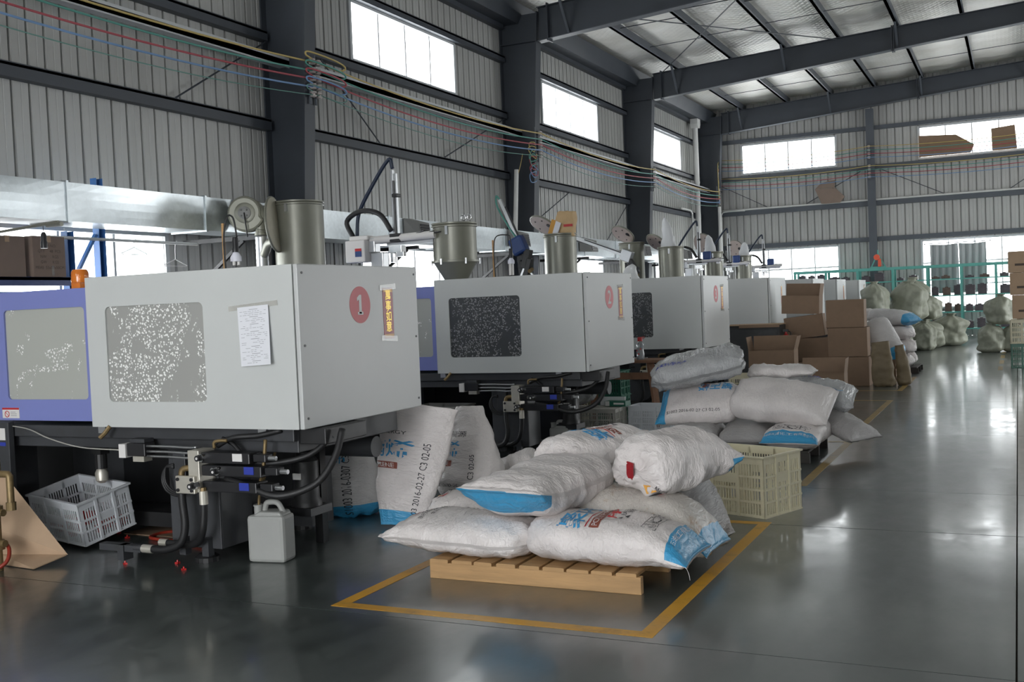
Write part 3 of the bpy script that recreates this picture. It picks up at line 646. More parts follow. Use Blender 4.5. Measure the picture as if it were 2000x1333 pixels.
def machine_body(root, detail):
    W_, D_ = MT['white'], 1.33
    # covers: front sheet with window, end sheet, back sheet, top sheet
    L_(MB().panel_hole(-1.65, -.035, .84, 1.79, -1.49, -.70, 1.0, 1.6, .035, 0, .012), 'front_cover', W_, root, bevel=.004)
    L_(MB().box(-.03, 0, .004, D_, .84, 1.79), 'end_panel', MT['endwhite'], root, bevel=.005)
    L_(MB().box(-1.65, -.032, D_ - .03, D_, .84, 1.79), 'back_cover', W_, root)
    L_(MB().box(-1.65, -.032, .032, D_ - .032, 1.76, 1.785), 'top_cover', W_, root)
    L_(MB().box(-1.65, -.04, .03, .06, .84, .87).box(-1.65, -1.62, .03, D_ - .03, .84, 1.76), 'cover_lip', W_, root)
    for z in (.90, 1.32, 1.74):
        for y in (.045, D_ - .035): L_(cyl(MB(), (0.0, y, z), .0075, .004, (1, 0, 0), 10), 'screw', MT['blackp'], root)
    # violet clamp guard behind the sliding cover
    g = L_(MB().panel_hole(-4.3, -1.652, .87, 1.73, -2.46, -1.72, 1.01, 1.61, .03, .045, .057), 'clamp_guard', MT['purple'], root, bevel=.004)
    L_(MB().box(-4.3, -1.652, 1.30, 1.325, .87, 1.73), 'rear_guard', MT['purple'], root)
    L_(MB().box(-4.3, -1.652, .071, 1.299, 1.70, 1.725), 'guard_top', MT['purple'], root)
    L_(MB().box(-2.49, -1.69, .0575, .062, .98, 1.64), 'guard_window', MT['panep'], root)
    # what the windows look in on
    L_(MB().box(-1.5, -.35, .35, .95, .86, 1.45).box(-1.35, -1.15, .25, 1.05, .86, 1.62), 'platen', MT['iron'], root, bevel=.01)
    L_(MB().box(-2.6, -1.8, .35, 1.0, .9, 1.5), 'clamp_block', MT['shelfgreen'], root, bevel=.01)
    # bed and legs
    L_(MB().box(-4.2, -.12, .10, 1.2, .69, .838).box(-4.2, -.12, .06, .10, .76, .838), 'bed', MT['iron'], root, bevel=.006)
    L_(MB().box(-1.07, -.68, .05, .34, .10, .69).box(-1.07, -.68, .04, .05, .10, .70), 'leg', MT['iron'], root, bevel=.006)
    L_(MB().box(-1.07, -.68, .95, 1.2, .05, .69), 'leg', MT['iron'], root)
    L_(MB().box(-3.2, -2.56, .05, .34, .05, .69), 'leg', MT['iron'], root, bevel=.006)
    L_(MB().box(-2.9, -2.38, .95, 1.2, .05, .69), 'leg', MT['iron'], root)
    L_(MB().box(-4.2, -1.07, 1.2, 1.24, .02, .69), 'dark_light_block', MT['irond'], root)  # added dark sheet, blocks window light behind the legs so the underside stays black
    L_(MB().box(-4.1, -1.08, .64, .95, .06, .16), 'oil_tray', MT['irond'], root)
    for x in (-.87, -2.75):
        for y in (.12, 1.1):
            f = L_(MB().lathe([(.075, 0), (.075, .03), (.05, .05), (.02, .055), (.02, .11)], (x, y, 0), 16), 'levelling_foot', MT['irond'], root)
    for x in (-.98, -.80): L_(MB().box(x, x + .05, .0, .05, .06, .17), 'foot_bracket', MT['iron'], root)
    # injection end: bracket, cylinders, motor under the end cover
    L_(MB().box(-.55, .06, .12, .55, .74, .835), 'end_bracket', MT['irond'], root, bevel=.006) if detail > 1 else None
    if detail < 2: return
    L_(cyl(MB(), (-.80, 1.02, .60), .07, .62, (1, 0, 0), 20), 'hydraulic_cylinder', MT['iron'], root, smooth='auto')
    L_(MB().box(-.50, -.44, .74, .80, .0, .69), 'motor_stand', MT['irond'], root)
    L_(MB().lathe([(.10, .0), (.10, .04), (.085, .06), (.085, .30), (.06, .33), (.06, .36)], (-.47, .62, .26), 20), 'pump_motor', MT['irond'], root, smooth='auto')
    L_(MB().box(-.58, -.36, .51, .74, .22, .27), 'pump_base', MT['blackp'], root)
    L_(MB().box(-.50, -.44, .525, .535, .45, .49), 'motor_plate', MT['warn'], root)
    # hydraulic valve stack on the front
    L_(MB().box(-.785, -.70, -.10, .04, .47, .72), 'manifold', MT['zinc'], root, bevel=.004)
    fp = L_(MB().box(-.865, -.72, -.125, -.10, .465, .57), 'flange_plate', MT['zinc'], root, bevel=.004)
    for x in (-.845, -.74):
        for z in (.485, .55): L_(cyl(MB(), (x, -.125, z), .011, .008, (0, -1, 0), 8), 'bolt', MT['blackp'], fp)
    for k, (x1, z) in enumerate(((-.34, .675), (-.26, .60), (-.30, .505))):
        v = L_(MB().box(-.70, x1, -.08, .03, z - .032, z + .032).box(x1 + .01, x1 + .10, -.06, .01, z - .02, z + .025), 'valve_body', MT['blackp'], root, bevel=.006)
        L_(MB().box(x1 - .12, x1 - .05, -.085, -.08, z - .015, z + .03), 'valve_label', MT['bluep'] if k else MT['warn'], v)
        L_(cyl(MB(), (x1 + .10, -.025, z), .014, .05, (1, 0, 0), 10), 'plug', MT['alu'], v)
    for x, z, y in ((-.675, .68, -.08), (-.56, .603, -.08), (-.70, .52, -.125)):
        kb = L_(cyl(MB(), (x, y, z), .024, .035, (0, -1, 0), 16), 'knob', MT['chrome'], root, smooth='auto')
        L_(cyl(MB(), (x, y - .035, z), .018, .03, (0, -1, 0), 16), 'knob_grip', MT['blackp'], kb, smooth='auto')
        L_(cyl(MB(), (x, y - .065, z), .008, .002, (0, -1, 0), 10), 'knob_cap', MT['warn'], kb)
    L_(cyl(MB(), (-.61, -.08, .605), .014, .012, (0, -1, 0), 14), 'gauge_port', MT['chrome'], root)
    # pilot valve and its three pipes
    sv = L_(MB().box(-1.33, -1.18, -.04, .05, .665, .745), 'pilot_valve', MT['blackp'], root, bevel=.005)
    L_(MB().box(-1.385, -1.33, -.05, .03, .655, .74), 'connector', MT['warn'], sv); L_(MB().box(-1.39, -1.386, -.04, .02, .67, .71), 'connector_mark', MT['bluep'], sv)
    L_(MB().box(-1.29, -1.2, -.03, .04, .63, .663), 'port_block', MT['zinc'], sv)
    L_(MB().box(-1.32, -1.2, -.02, .06, .747, .77), 'bracket', MT['iron'], sv)
    for k, z in enumerate((.728, .695, .665)):
        L_(MB().tube(spl([(-1.18, -.02, z), (-1.0, -.02, z), (-.84, -.02, z - .004), (-.785, -.02, z + .005 * k)], 4), .0075, 8), 'pipe', MT['alu'], root, smooth=True)
    # hoses
    L_(MB().tube(spl([(-.72, -.06, .605), (-.80, -.07, .61), (-.845, -.08, .60), (-.855, -.085, .555), (-.857, -.085, .50)], 5), .019, 10), 'elbow', MT['brass'], root, smooth=True)
    L_(MB().tube(spl([(-.857, -.085, .50), (-.855, -.085, .40), (-.845, -.085, .26), (-.88, -.09, .16), (-.98, -.10, .115), (-1.10, -.105, .11)], 6), .024, 10), 'hose', MT['rubber'], root, smooth=True)
    L_(MB().tube(spl([(-.685, -.09, .44), (-.69, -.09, .34), (-.71, -.085, .24), (-.78, -.05, .16), (-.90, -.02, .13), (-1.08, -.01, .13)], 6), .022, 10), 'hose', MT['rubber'], root, smooth=True)
    L_(cyl(MB(), (-.685, -.09, .40), .026, .08, (0, 0, 1), 12), 'hose_fitting', MT['zinc'], root); L_(cyl(MB(), (-.685, -.09, .47), .02, .03, (0, 0, 1), 8), 'hose_nut', MT['brass'], root)
    L_(cyl(MB(), (-1.17, -.105, .11), .026, .08, (1, 0, 0), 12), 'hose_fitting', MT['zinc'], root); L_(cyl(MB(), (-1.24, -.105, .11), .02, .07, (1, 0, 0), 8), 'hose_nut', MT['iron'], root)
    L_(cyl(MB(), (-1.12, -.01, .13), .024, .06, (1, 0, 0), 12), 'hose_fitting', MT['zinc'], root)
    L_(MB().box(-1.52, -1.18, -.12, -.06, .085, .125).box(-1.36, -1.31, -.13, -.05, .03, .125), 'floor_rail', MT['iron'], root)
    L_(MB().tube(spl([(-.55, -.04, .55), (-.40, -.06, .52), (-.18, -.04, .46), (0.02, .05, .52), (.10, .14, .66), (.11, .22, .82)], 6), .021, 10), 'hose', MT['rubber'], root, smooth=True)
    L_(MB().tube(spl([(-.45, 0, .65), (-.25, .02, .64), (-.05, .1, .68), (.05, .2, .78)], 6), .017, 10), 'hose', MT['rubber'], root, smooth=True)
    L_(MB().tube(spl([(-.62, -.02, .74), (-.5, -.02, .79), (-.35, .02, .80), (-.2, .05, .83)], 5), .016, 8), 'hose', MT['rubber'], root, smooth=True)
    L_(MB().tube(spl([(-.62, -.05, .73), (-.615, -.055, .765), (-.58, -.05, .775), (-.53, -.04, .775)], 4), .010, 8), 'elbow', MT['brass'], root, smooth=True)
    L_(MB().box(-.98, -.885, -.015, .04, .46, .70), 'terminal_box', MT['iron'], root, bevel=.004)
    for k in range(3):
        r = .10 - .02 * k
        L_(MB().tube(spl([(-.97 + .0 * k, -.02, .62 - .01 * k), (-1.03, -.025, .60), (-1.06 + .012 * k, -.03, .53), (-1.03 + .01 * k, -.03, .46 + .01 * k), (-.95, -.03, .43 + .01 * k), (-.87, -.03, .45)], 5), .008, 8), 'coiled_hose', MT['rubber'], root, smooth=True)
    for x in (-.36, -1.64): L_(MB().box(x, x + .06, .035, .06, .795, .838), 'cover_tab', MT['alu'], root)
    L_(MB().tube(spl([(-.62, .02, .78), (-.55, .04, .74), (-.48, .03, .66), (-.50, 0, .58)], 5), .014, 8), 'hose', MT['rubber'], root, smooth=True)
    L_(MB().tube(spl([(-.28, .0, .78), (-.30, -.01, .60), (-.36, .02, .50)], 5), .011, 8), 'drain_tube', MT['brass'], root, smooth=True)
    L_(MB().tube([(-1.50, .0, .845), (-1.53, -.02, .80), (-1.56, -.03, .775)], .014, 8), 'latch_handle', MT['brass'], root)

bodies = {}
for i, y in enumerate(MY):
    det = 2 if i < 3 else 1
    lab = ['white and violet moulding machine with a big number 1 on its end', 'white moulding machine with a big number 2 on its end', 'white moulding machine with a faint number 3, behind machine two',
           'fourth white moulding machine from the front, behind the dark metal bench', 'fifth white moulding machine from the front, above the open top carton', 'sixth white moulding machine from the front', 'last white moulding machine, half hidden by green sacks'][i]
    root = thing('moulding_machine', lab, 'machine', (-3.7, y, 0), group='row of white moulding machines')
    if det not in bodies:
        machine_body(root, det); bodies[det] = root
    else:
        for ch in bodies[det].children:
            c = ch.copy(); COL.objects.link(c); c.parent = root
            for g in ch.children:
                d = g.copy(); COL.objects.link(d); d.parent = c
    bodies.setdefault(('r', i), root)
for i, y in enumerate(MY):
    root = bodies[('r', i)]
    L_(MB().box(-1.52, -.67, .0125, .018, .97, 1.63), 'front_window', MT['pane1'] if i == 0 else MT['pane2'], root)
    # number sticker
    if i < 3:
        mb = MB(); mb.lathe([(.115, 0), (.115, .0012)], (0.0008, .63, 1.545), 40, (1, 0, 0))
        st = L_(mb, 'number_sticker', MT['pinkred'], root)
        tm = MB()
        if i == 0: tm.add([(.003, .63 + a, 1.545 + b) for a, b in ((-.014, -.056), (.014, -.056), (.014, .062), (-.010, .062), (-.034, .044), (-.034, .022), (-.014, .032), (-.03, -.062), (.03, -.062), (.03, -.044), (-.03, -.044))], [(0, 1, 2, 3, 4, 5, 6), (7, 8, 9, 10)])
        else: flat_text(tm, str(i + 1), lambda a, b: (.0030, .63 + a, 1.545 + b), .19, .014)
        L_(tm, 'numeral', MT['endwhite'], st)
    # red couplet strip with four gold characters, under clear tape
    bn = L_(MB().box(.0008, .002, .895, 1.015, 1.32, 1.65), 'couplet_strip', MT['bannerred'], root)
    tm = MB()
    for k, ch in enumerate('萬事如意'): flat_text(tm, ch, lambda a, b: (.0034, .955 + a, 1.60 - .068 * k + b - .0), .072, .012)
    L_(tm, 'gold_characters', MT['gold'], bn)
    for z0 in (1.328, 1.622): L_(MB().box(.0026, .0032, .90, 1.01, z0, z0 + .022), 'gold_border', MT['bagorange'], bn)
    for z, s_ in ((1.655, 1), (1.322, -1)): 
        L_(MB().obox((.0045, .955, z), (.0015, .19, .035), Re(.06 * s_, 0, 0)), 'tape', MT['tape'], bn)
# violet guard caution label on machine one
r1 = bodies[('r', 0)]
wlb = L_(MB().box(-2.52, -2.36, .041, .0445, .885, .955), 'caution_label', MT['warn'], r1)
L_(MB().box(-2.52, -2.36, .0402, .0409, .942, .955), 'label_header', MT['bagred'], wlb)
mb = MB(); mb.tube([(-2.475 + .02 * math.cos(a * PI / 8), .0405, .912 + .02 * math.sin(a * PI / 8)) for a in range(17)], .003, 6, cap=False); mb.bar((-2.487, .0405, .924), (-2.463, .0405, .90), .004, .002)
L_(mb, 'no_entry_symbol', MT['bagred'], wlb)
L_(MB().box(-2.44, -2.385, .0402, .0409, .90, .904).box(-2.44, -2.385, .0402, .0409, .912, .916).box(-2.44, -2.395, .0402, .0409, .924, .928), 'label_text', MT['ink'], wlb)
L_(MB().lathe([(.02, -.02), (.055, -.015), (.058, .0), (.055, .055), (.045, .072), (.01, .076)], (-1.96, .25, 1.79), 24).box(-2.0, -1.92, .21, .29, 1.725, 1.78), 'beacon', MT['orange'], r1, smooth='auto')

# job sheet taped to the first machine
ps = thing('job_sheet', 'white printed paper sheet taped to the front of machine one', 'paper', (-4.02, 4.94, 1.2))
n = 10; mb = MB()
def sheet_pt(a, b):   # a across 0..1, b down 0..1
    return (-4.13 + .225 * a + .02 * b, 4.945 - .006 - .035 * max(0, a - .45) ** 1.5 * b ** 1.5 - .012 * b, 1.555 + .012 * a - .345 * b)
vs = [sheet_pt(i / n, j / n) for j in range(n + 1) for i in range(n + 1)]
vs2 = [(x, y + .0008, z) for x, y, z in vs]; N1 = len(vs)
fs = [(j*(n+1)+i, (j+1)*(n+1)+i, (j+1)*(n+1)+i+1, j*(n+1)+i+1) for j in range(n) for i in range(n)]
mb.add(vs + vs2, fs + [tuple(N1 + q for q in f[::-1]) for f in fs]); mb.build('sheet', MT['paper'], ps, smooth=True)
mb = MB()
def strip(a0, a1, b0, b1):
    P = [sheet_pt(a0, b0), sheet_pt(a0, b1), sheet_pt(a1, b1), sheet_pt(a1, b0)]
    mb.add([(x, y - .0012, z) for x, y, z in P], [(0, 1, 2, 3)])
for k in range(30):
    b = .05 + .031 * k
    if k % 4 == 0: strip(.38, .66, b, b + .008)
    else:
        a = .07
        while a < .9:
            l = random.uniform(.05, .16); 
            if random.random() < .6: strip(a, min(a + l, .93), b, b + .006)
            a += l + .03
mb.build('printed_lines', MT['ink'], ps)
MB().obox((-4.02, 4.9445, 1.562), (.36, .0012, .03), Re(0, -.07, 0)).build('tape', MT['tape'], ps)

# ------------------------------------------------------------------ hopper dryers standing on the machines
def hopper(label, x, y, r, z0, z1, cone=False, lid=None, lidn=(0, 0, 1), lidr=None, lidmat='lidpink'):
    t = thing('hopper_dryer', label, 'hopper', (x, y, z0), group='hopper dryers on the machines')
    zb = z0 + (.20 if cone else .05)
    MB().lathe([(r, zb), (r, z1 - .05), (r + .012, z1 - .045), (r + .012, z1 - .03), (r, z1 - .025), (r + .012, z1 - .015), (r + .012, z1), (r - .02, z1), (r - .03, zb + .1)], (x, y, 0), 36).build('barrel', MT['hopper'], t, smooth='auto')
    MB().lathe([(r * .5 if cone else r * .9, z0), (r, zb - .002), (r + .022, zb - .002), (r + .022, zb + .02), (r, zb + .022)], (x, y, 0), 36).build('cone', MT['hopper'], t, smooth='auto')
    for k in range(6):
        a = 2 * PI * k / 6 + .4
        MB().lathe([(.012, -.03), (.012, .03)], (x + (r + .025) * math.cos(a), y + (r + .025) * math.sin(a), zb + .005), 8).build('clamp_bolt', MT['alu'], t)
    MB().box(x + .1 * r, x + .1 * r + .03, y - r - .02, y - r + .01, z1 - .13, z1 - .04).build('latch', MT['alu'], t)
    if lid:
        R = lidr or r
        lo = MB().lathe([(R, -.012), (R, .012), (R - .02, .018)], lid, 32, lidn).build('lid', MT[lidmat], t, smooth='auto')
        nz = Vector(lidn).normalized(); u = nz.cross(Vector((0, 0, 1))).normalized(); v = nz.cross(u)
        MB().tube([Vector(lid) + (u * math.cos(a * PI / 16) + v * math.sin(a * PI / 16)) * R for a in range(33)], .014, 6, cap=False).build('lid_rim', MT['hopper'], t, smooth=True)
        for k in range(5):
            a = 2 * PI * k / 5 + .3; p = Vector(lid) + (u * math.cos(a) + v * math.sin(a)) * R * .62 - nz * .013
            MB().lathe([(.012, 0), (.012, -.006)], p, 8, lidn).build('lid_screw', MT['irond'], t)
        q = Vector(lid) - nz * .014 + u * R * .55
        MB().lathe([(.035, 0), (.035, -.008)], q, 12, lidn).build('sight_hole', MT['irond'], t)
    return t
h1 = hopper('wide olive grey hopper with a cream round lid hanging open beside a blower', -7.48, 10.1, .285, 1.75, 2.80, False, (-7.57, 9.77, 2.53), (.93, .33, .08), .31, 'hopperlid')
MB().box(-7.6, -7.36, 10.0, 10.2, 1.73, 1.80).build('support', MT['irond'], h1)
# blower: snail housing with its pipe, elbow and flexible sleeve
bl = thing('hot_air_blower', 'olive snail shaped blower with a down pipe left of the widest hopper', 'blower', (-8.12, 9.9, 1.75))
pts = []
for k in range(40):
    a = PI * 2 * k / 40; rr = .185 + .045 * (k / 40)
    pts.append((rr * math.cos(a - .2), rr * math.sin(a - .2)))
ax = Vector((.42, -.90, 0)).normalized(); ux = Vector((.90, .42, 0)).normalized(); cb = Vector((-8.07, 9.9, 2.70))
mb = MB(); mb.prism(pts, lambda a, b: cb + ux * a + Vector((0, 0, b)) - ax * .08, lambda a, b: cb + ux * a + Vector((0, 0, b)) + ax * .08)
mb.build('housing', MT['hopper'], bl, bevel=.03)
MB().lathe([(.12, .075), (.12, .085), (.10, .092)], cb, 32, ax).build('inlet_ring', MT['hopper'], bl, smooth='auto')
ig = MB().lathe([(.075, .09), (.075, .10), (.06, .108)], cb, 32, ax).build('motor_face', MT['louvre'], bl, smooth='auto')
for k in range(4):
    a = PI / 4 + PI / 2 * k; MB().lathe([(.012, 0), (.012, .003)], cb + ax * .105 + (ux * math.cos(a) + Vector((0, 0, 1)) * math.sin(a)) * .045, 6, ax).build('vent_hole', MT['blackp'], ig)
MB().tube(spl([cb + ux * .10 + Vector((0, 0, .10)), cb + ux * .17 + Vector((0, 0, 0)), (-7.93, 9.97, 2.56), (-7.93, 9.97, 2.46)], 6), [.06 + .0 * k for k in range(19)], 16).build('outlet', MT['hopper'], bl, smooth=True)
MB().lathe([(.075, 2.44), (.075, 2.47), (.06, 2.475), (.06, 2.50), (.075, 2.505), (.075, 2.53)], (-7.93, 9.97, 0), 20).build('pipe_flange', MT['hopper'], bl, smooth='auto')
MB().lathe([(.068 + (.003 if k % 2 else 0), 1.75 + .69 * k / 24) for k in range(25)], (-7.93, 9.97, 0), 20).build('silver_sleeve', MT['alu'], bl, smooth=True)
MB().tube(spl([(-7.92, 9.97, 2.20), (-7.85, 9.93, 2.24), (-7.74, 9.86, 2.33), (-7.60, 9.80, 2.35)], 6), .05, 14).build('elbow', MT['hopper'], bl, smooth=True)
MB().tube(spl([cb + ax * .11, cb + ax * .13 + Vector((.02, 0, -.12)), cb + ax * .10 + Vector((.03, 0, -.28))], 6), .008, 6).build('power_lead', MT['rubber'], bl, smooth=True)

h2 = hopper('olive hopper with a conical bottom above the left part of machine two', -5.45, 10.1, .235, 1.79, 2.41, True)
for k in (0, 1): MB().tube([(-5.28 + .07 * k + .025 * math.cos(a * PI / 8), 10.0, 2.455 + .03 * math.sin(a * PI / 8)) for a in range(17)], .007, 6, cap=False).build('lifting_ring', MT['chrome'], h2, smooth=True)
h3 = hopper('olive hopper with a torn kraft paper bag sticking out of its top', -5.98, 14.3, .235, 1.73, 2.51, False, (-6.28, 14.42, 2.66), (.30, .55, .80), .22)
h4 = hopper('olive hopper with a round lid tilted open behind the third machine', -6.30, 18.4, .225, 1.73, 2.55, False, (-6.50, 18.52, 2.72), (.28, .60, .75), .22)
h5 = hopper('olive hopper with a tall clear plastic bag standing in it', -5.57, 18.4, .225, 1.79, 2.43, False, (-5.86, 18.5, 2.53), (.35, .6, .7), .2)
h6 = hopper('olive hopper with a plastic bag in it, above the fifth machine', -5.87, 22.5, .195, 1.73, 2.47, False, (-6.12, 22.62, 2.68), (.2, .9, .35), .21)
h7 = hopper('farthest olive hopper with a plastic bag and lid, above the sixth machine', -5.98, 25.7, .195, 1.73, 2.47, False, (-6.2, 25.85, 2.66), (.2, .9, .35), .21)

# kraft bag in the third hopper
kb = thing('kraft_paper_bag', 'torn brown kraft paper bag with a red stripe in a hopper', 'paper bag', (-5.88, 14.3, 2.46))
def crumple(mb, fn, nu, nv, close_top=True):
    vs = [fn(i / nu, j / nv) for j in range(nv + 1) for i in range(nu)]
    fs = [(j*nu+i, j*nu+(i+1)%nu, (j+1)*nu+(i+1)%nu, (j+1)*nu+i) for j in range(nv) for i in range(nu)]
    if close_top: fs += [tuple(nv*nu + i for i in range(nu))]
    fs += [tuple(range(nu - 1, -1, -1))]
    mb.add(vs, fs); return mb
def kraft_pt(a, b):
    th = 2 * PI * a; e = lambda c: math.copysign(abs(c) ** .5, c)
    x = .155 * e(math.cos(th)) * (1 - .12 * b); y = .09 * e(math.sin(th)); z = .36 * b
    d = .02 * noise.noise((x * 9, y * 9, z * 7)); return (-5.88 + x + d + .02 * b, 14.28 + y + d, 2.46 + z + .03 * (b > .95) * noise.noise((x * 30, y * 30, 0)))
crumple(MB(), kraft_pt, 40, 14).build('body', MT['kraft'], kb, smooth=True)
MB().box(-5.87, -5.73, 14.182, 14.188, 2.60, 2.635).build('red_stripe', MT['bagred'], kb)
MB().obox((-6.03, 14.2, 2.60), (.12, .01, .22), Re(0, .3, .5)).build('amber_tape', MT['amber'], kb); MB().obox((-5.97, 14.17, 2.59), (.09, .012, .18), Re(0, .4, -.2)).build('white_liner', MT['paper'], kb)

def film_bag(label, x, y, z0, h, r, seed, lean=0.0):
    t = MB()
    def fn(a, b):
        th = 2 * PI * a; rr = r * (1 - .62 * b ** .8) * (1 + .18 * noise.noise((math.cos(th) * 2 + seed, math.sin(th) * 2, b * 4)))
        if b > .82: rr *= max(.12, max(0.0, 1 - (b - .82) / .18) ** .5)
        return (x + rr * math.cos(th) + lean * b * b, y + rr * .6 * math.sin(th), z0 + h * b)
    crumple(t, fn, 22, 16)
    o = t.build('plastic_film_bag', MT['film'], smooth=True); return tag(o, label, 'plastic bag', 'clear bags stuck in the hoppers')
film_bag('tall milky plastic bag standing up out of a hopper', -5.60, 18.38, 2.40, .56, .15, 1, -.06)
film_bag('milky plastic bag peaking out of the fifth hopper from the right column', -5.93, 22.48, 2.44, .40, .15, 2, -.04)
film_bag('milky plastic bag on the farthest hopper before the low end window', -5.95, 25.68, 2.44, .36, .16, 3, .02)
film_bag('crumpled white bag lying on top of the third machine', -5.05, 14.6, 1.787, .24, .16, 4, .05)

# ------------------------------------------------------------------ sprue picker robots
def picker(label, X, Y, blue=False):
    """X, Y of the post; heights as measured on the first one"""
    t = thing('sprue_picker', label, 'robot arm', (X, Y, 1.72), group='upright sprue picker robots')
    B = lambda mb, n, m, **k: mb.build(n, m, t, local=True, **k)
    z = lambda q: q - 1.72
    B(MB().box(-.09, .12, -.09, .09, 0, z(1.78)), 'base', MT['irond'])
    B(MB().box(-.06, .10, -.06, .06, z(1.78), z(2.14)), 'post', MT['alu'], bevel=.01)
    c = B(MB().box(-.33, -.08, -.14, .04, z(2.04), z(2.28)).box(-.30, -.06, -.10, .03, z(2.28), z(2.33)), 'control_box', MT['warn'], bevel=.012)
    MB().box(-.20, -.12, -.146, -.14, z(2.16), z(2.19)).build('control_label', MT['bagred'], c, local=True); MB().box(-.20, -.12, -.146, -.14, z(2.10), z(2.16)).build('control_label', MT['blue'], c, local=True)
    B(MB().box(-.08, .0, -.06, .06, z(2.14), z(2.30)), 'bracket', MT['alu'], bevel=.01)
    B(cyl(MB(), (-.06, -.02, z(2.275)), .042, .80, (1, 0, .02), 18), 'arm', MT['warn'], smooth='auto')
    B(MB().box(.10, .68, .03, .07, z(2.21), z(2.25)), 'rail', MT['alu'])
    for k, q in enumerate((.50, .62, .70)): B(MB().tube([(q - .1, -.03, z(2.29)), (q + .12, -.05, z(2.335 - .01 * k))], .008, 6), 'sensor_rod', MT['blackp'])
    B(MB().box(.215, .245, -.02, .02, z(2.26), z(3.02)).box(.255, .285, -.015, .015, z(2.26), z(2.98)), 'mast', MT['alu'], bevel=.004)
    B(cyl(MB(), (.25, -.02, z(2.3)), .012, .6, (0, 0, 1), 8), 'piston_rod', MT['blackp'])
    B(MB().box(.19, .32, -.06, .05, z(2.24), z(2.33)), 'carriage', MT['irond'], bevel=.008); B(MB().box(.23, .30, -.04, .04, z(2.72), z(2.76)), 'mast_collar', MT['irond'], bevel=.008)
    B(MB().box(.17, .33, -.05, .05, z(2.12), z(2.20)).box(.20, .24, -.07, .02, z(2.02), z(2.12)).box(.27, .36, -.06, .0, z(2.08), z(2.13)).tube([(.25, -.02, z(2.12)), (.25, -.02, z(1.95))], .012, 8), 'gripper', MT['chrome'], bevel=.004)
    B(MB().tube(spl([(-.24, -.03, z(2.32)), (-.20, -.03, z(2.58)), (-.02, -.03, z(2.86)), (.20, -.02, z(3.13)), (.235, 0, z(3.03))], 7), .021, 10), 'air_hose', MT['bluehose'], smooth=True)
    B(MB().tube(spl([(-.27, -.05, z(2.31)), (-.35, -.05, z(2.50)), (-.15, -.06, z(2.60)), (.08, -.06, z(2.55)), (.21, -.04, z(2.36))], 7), .028, 10), 'cable_loop', MT['rubber'], smooth=True)
    if blue: B(MB().box(.34, .52, -.07, .07, z(2.30), z(2.48)), 'blue_valve_box', MT['blue'], bevel=.03)
    return t
picker('tall upright robot arm with a black hose loop behind machine one', -6.30, 9.9)
picker('upright robot arm with a blue valve box above the third machine', -6.38, 22.3, True)
picker('upright robot arm, second of three in a row before the end window', -6.52, 25.5, True)
picker('farthest upright robot arm before the low end window', -6.48, 29.2, True)

def folded_picker(label, X, Y, tip, mast_r, head, blue):
    t = thing('folded_picker', label, 'robot arm', (X, Y, 1.72), group='folded sprue picker robots')
    B = lambda mb, n, m, **k: mb.build(n, m, t, **k)
    hx, hz = head
    B(MB().box(X - .09, X + .09, Y - .09, Y + .09, 1.72, 1.78), 'base', MT['irond'])
    B(MB().bar((X, Y, 1.78), (hx, Y, hz - .12), .09, .09), 'post', MT['irond'])
    d = (Vector((tip[0], Y, tip[1])) - Vector((hx, Y, hz))); dn = d.normalized(); an = math.atan2(dn.x, dn.z)
    B(MB().bar((hx, Y, hz), (tip[0], Y, tip[1]), mast_r, mast_r), 'mast', MT['alu'])
    B(MB().bar(Vector((hx + .05, Y - .03, hz)), Vector((tip[0] + .05, Y - .03, tip[1])) - dn * .12, .02, .02), 'guide_rod', MT['blackp'])
    B(MB().obox((hx, Y - .05, hz), (.22, .18, .26) if blue else (.20, .16, .20), Re(0, an, 0)), 'head', MT['blue'] if blue else MT['alu'], bevel=.035 if blue else .01)
    B(MB().obox((hx + .12, Y - .06, hz - .2), (.28, .12, .10), Re(0, an - .9, 0)).obox((hx + .15, Y - .08, hz - .32), (.08, .10, .26), Re(0, .3, 0)).obox((hx + .05, Y - .05, hz - .28), (.10, .10, .12), Re(.2, .5, 0)), 'linkage', MT['irond'], bevel=.01)
    B(MB().bar((hx + .1, Y - .1, hz - .32), (hx - .02, Y - .1, 1.80), .03, .03).bar((hx + .16, Y - .1, hz - .32), (hx + .28, Y - .1, 1.80), .03, .03), 'strut', MT['alu'])
    B(MB().lathe([(.03, 0), (.03, .10)], (hx + .2, Y - .16, hz - .38), 10, (0, 1, .3)), 'suction_head', MT['brass'])
    tp = Vector((tip[0], Y, tip[1]))
    B(MB().tube(spl([tp - dn * .02, tp + dn * .06 + Vector((-.03, 0, 0)), tp - dn * .1 + Vector((-.08, 0, -.02)), (hx - .14, Y - .02, (hz + tip[1]) / 2 - .1), (hx - .03, Y - .04, hz + .1)], 6), .014, 8), 'air_hose', MT['cable_green' if blue else 'rubber'], smooth=True)
folded_picker('folded robot arm with a dark blue head above machine two', -6.45, 14.0, (-6.78, 3.05), .045, (-6.48, 2.36), True)
f3 = folded_picker('folded robot arm lying at a slant behind machine two', -6.25, 18.05, (-7.22, 2.68), .07, (-6.26, 2.30), False)

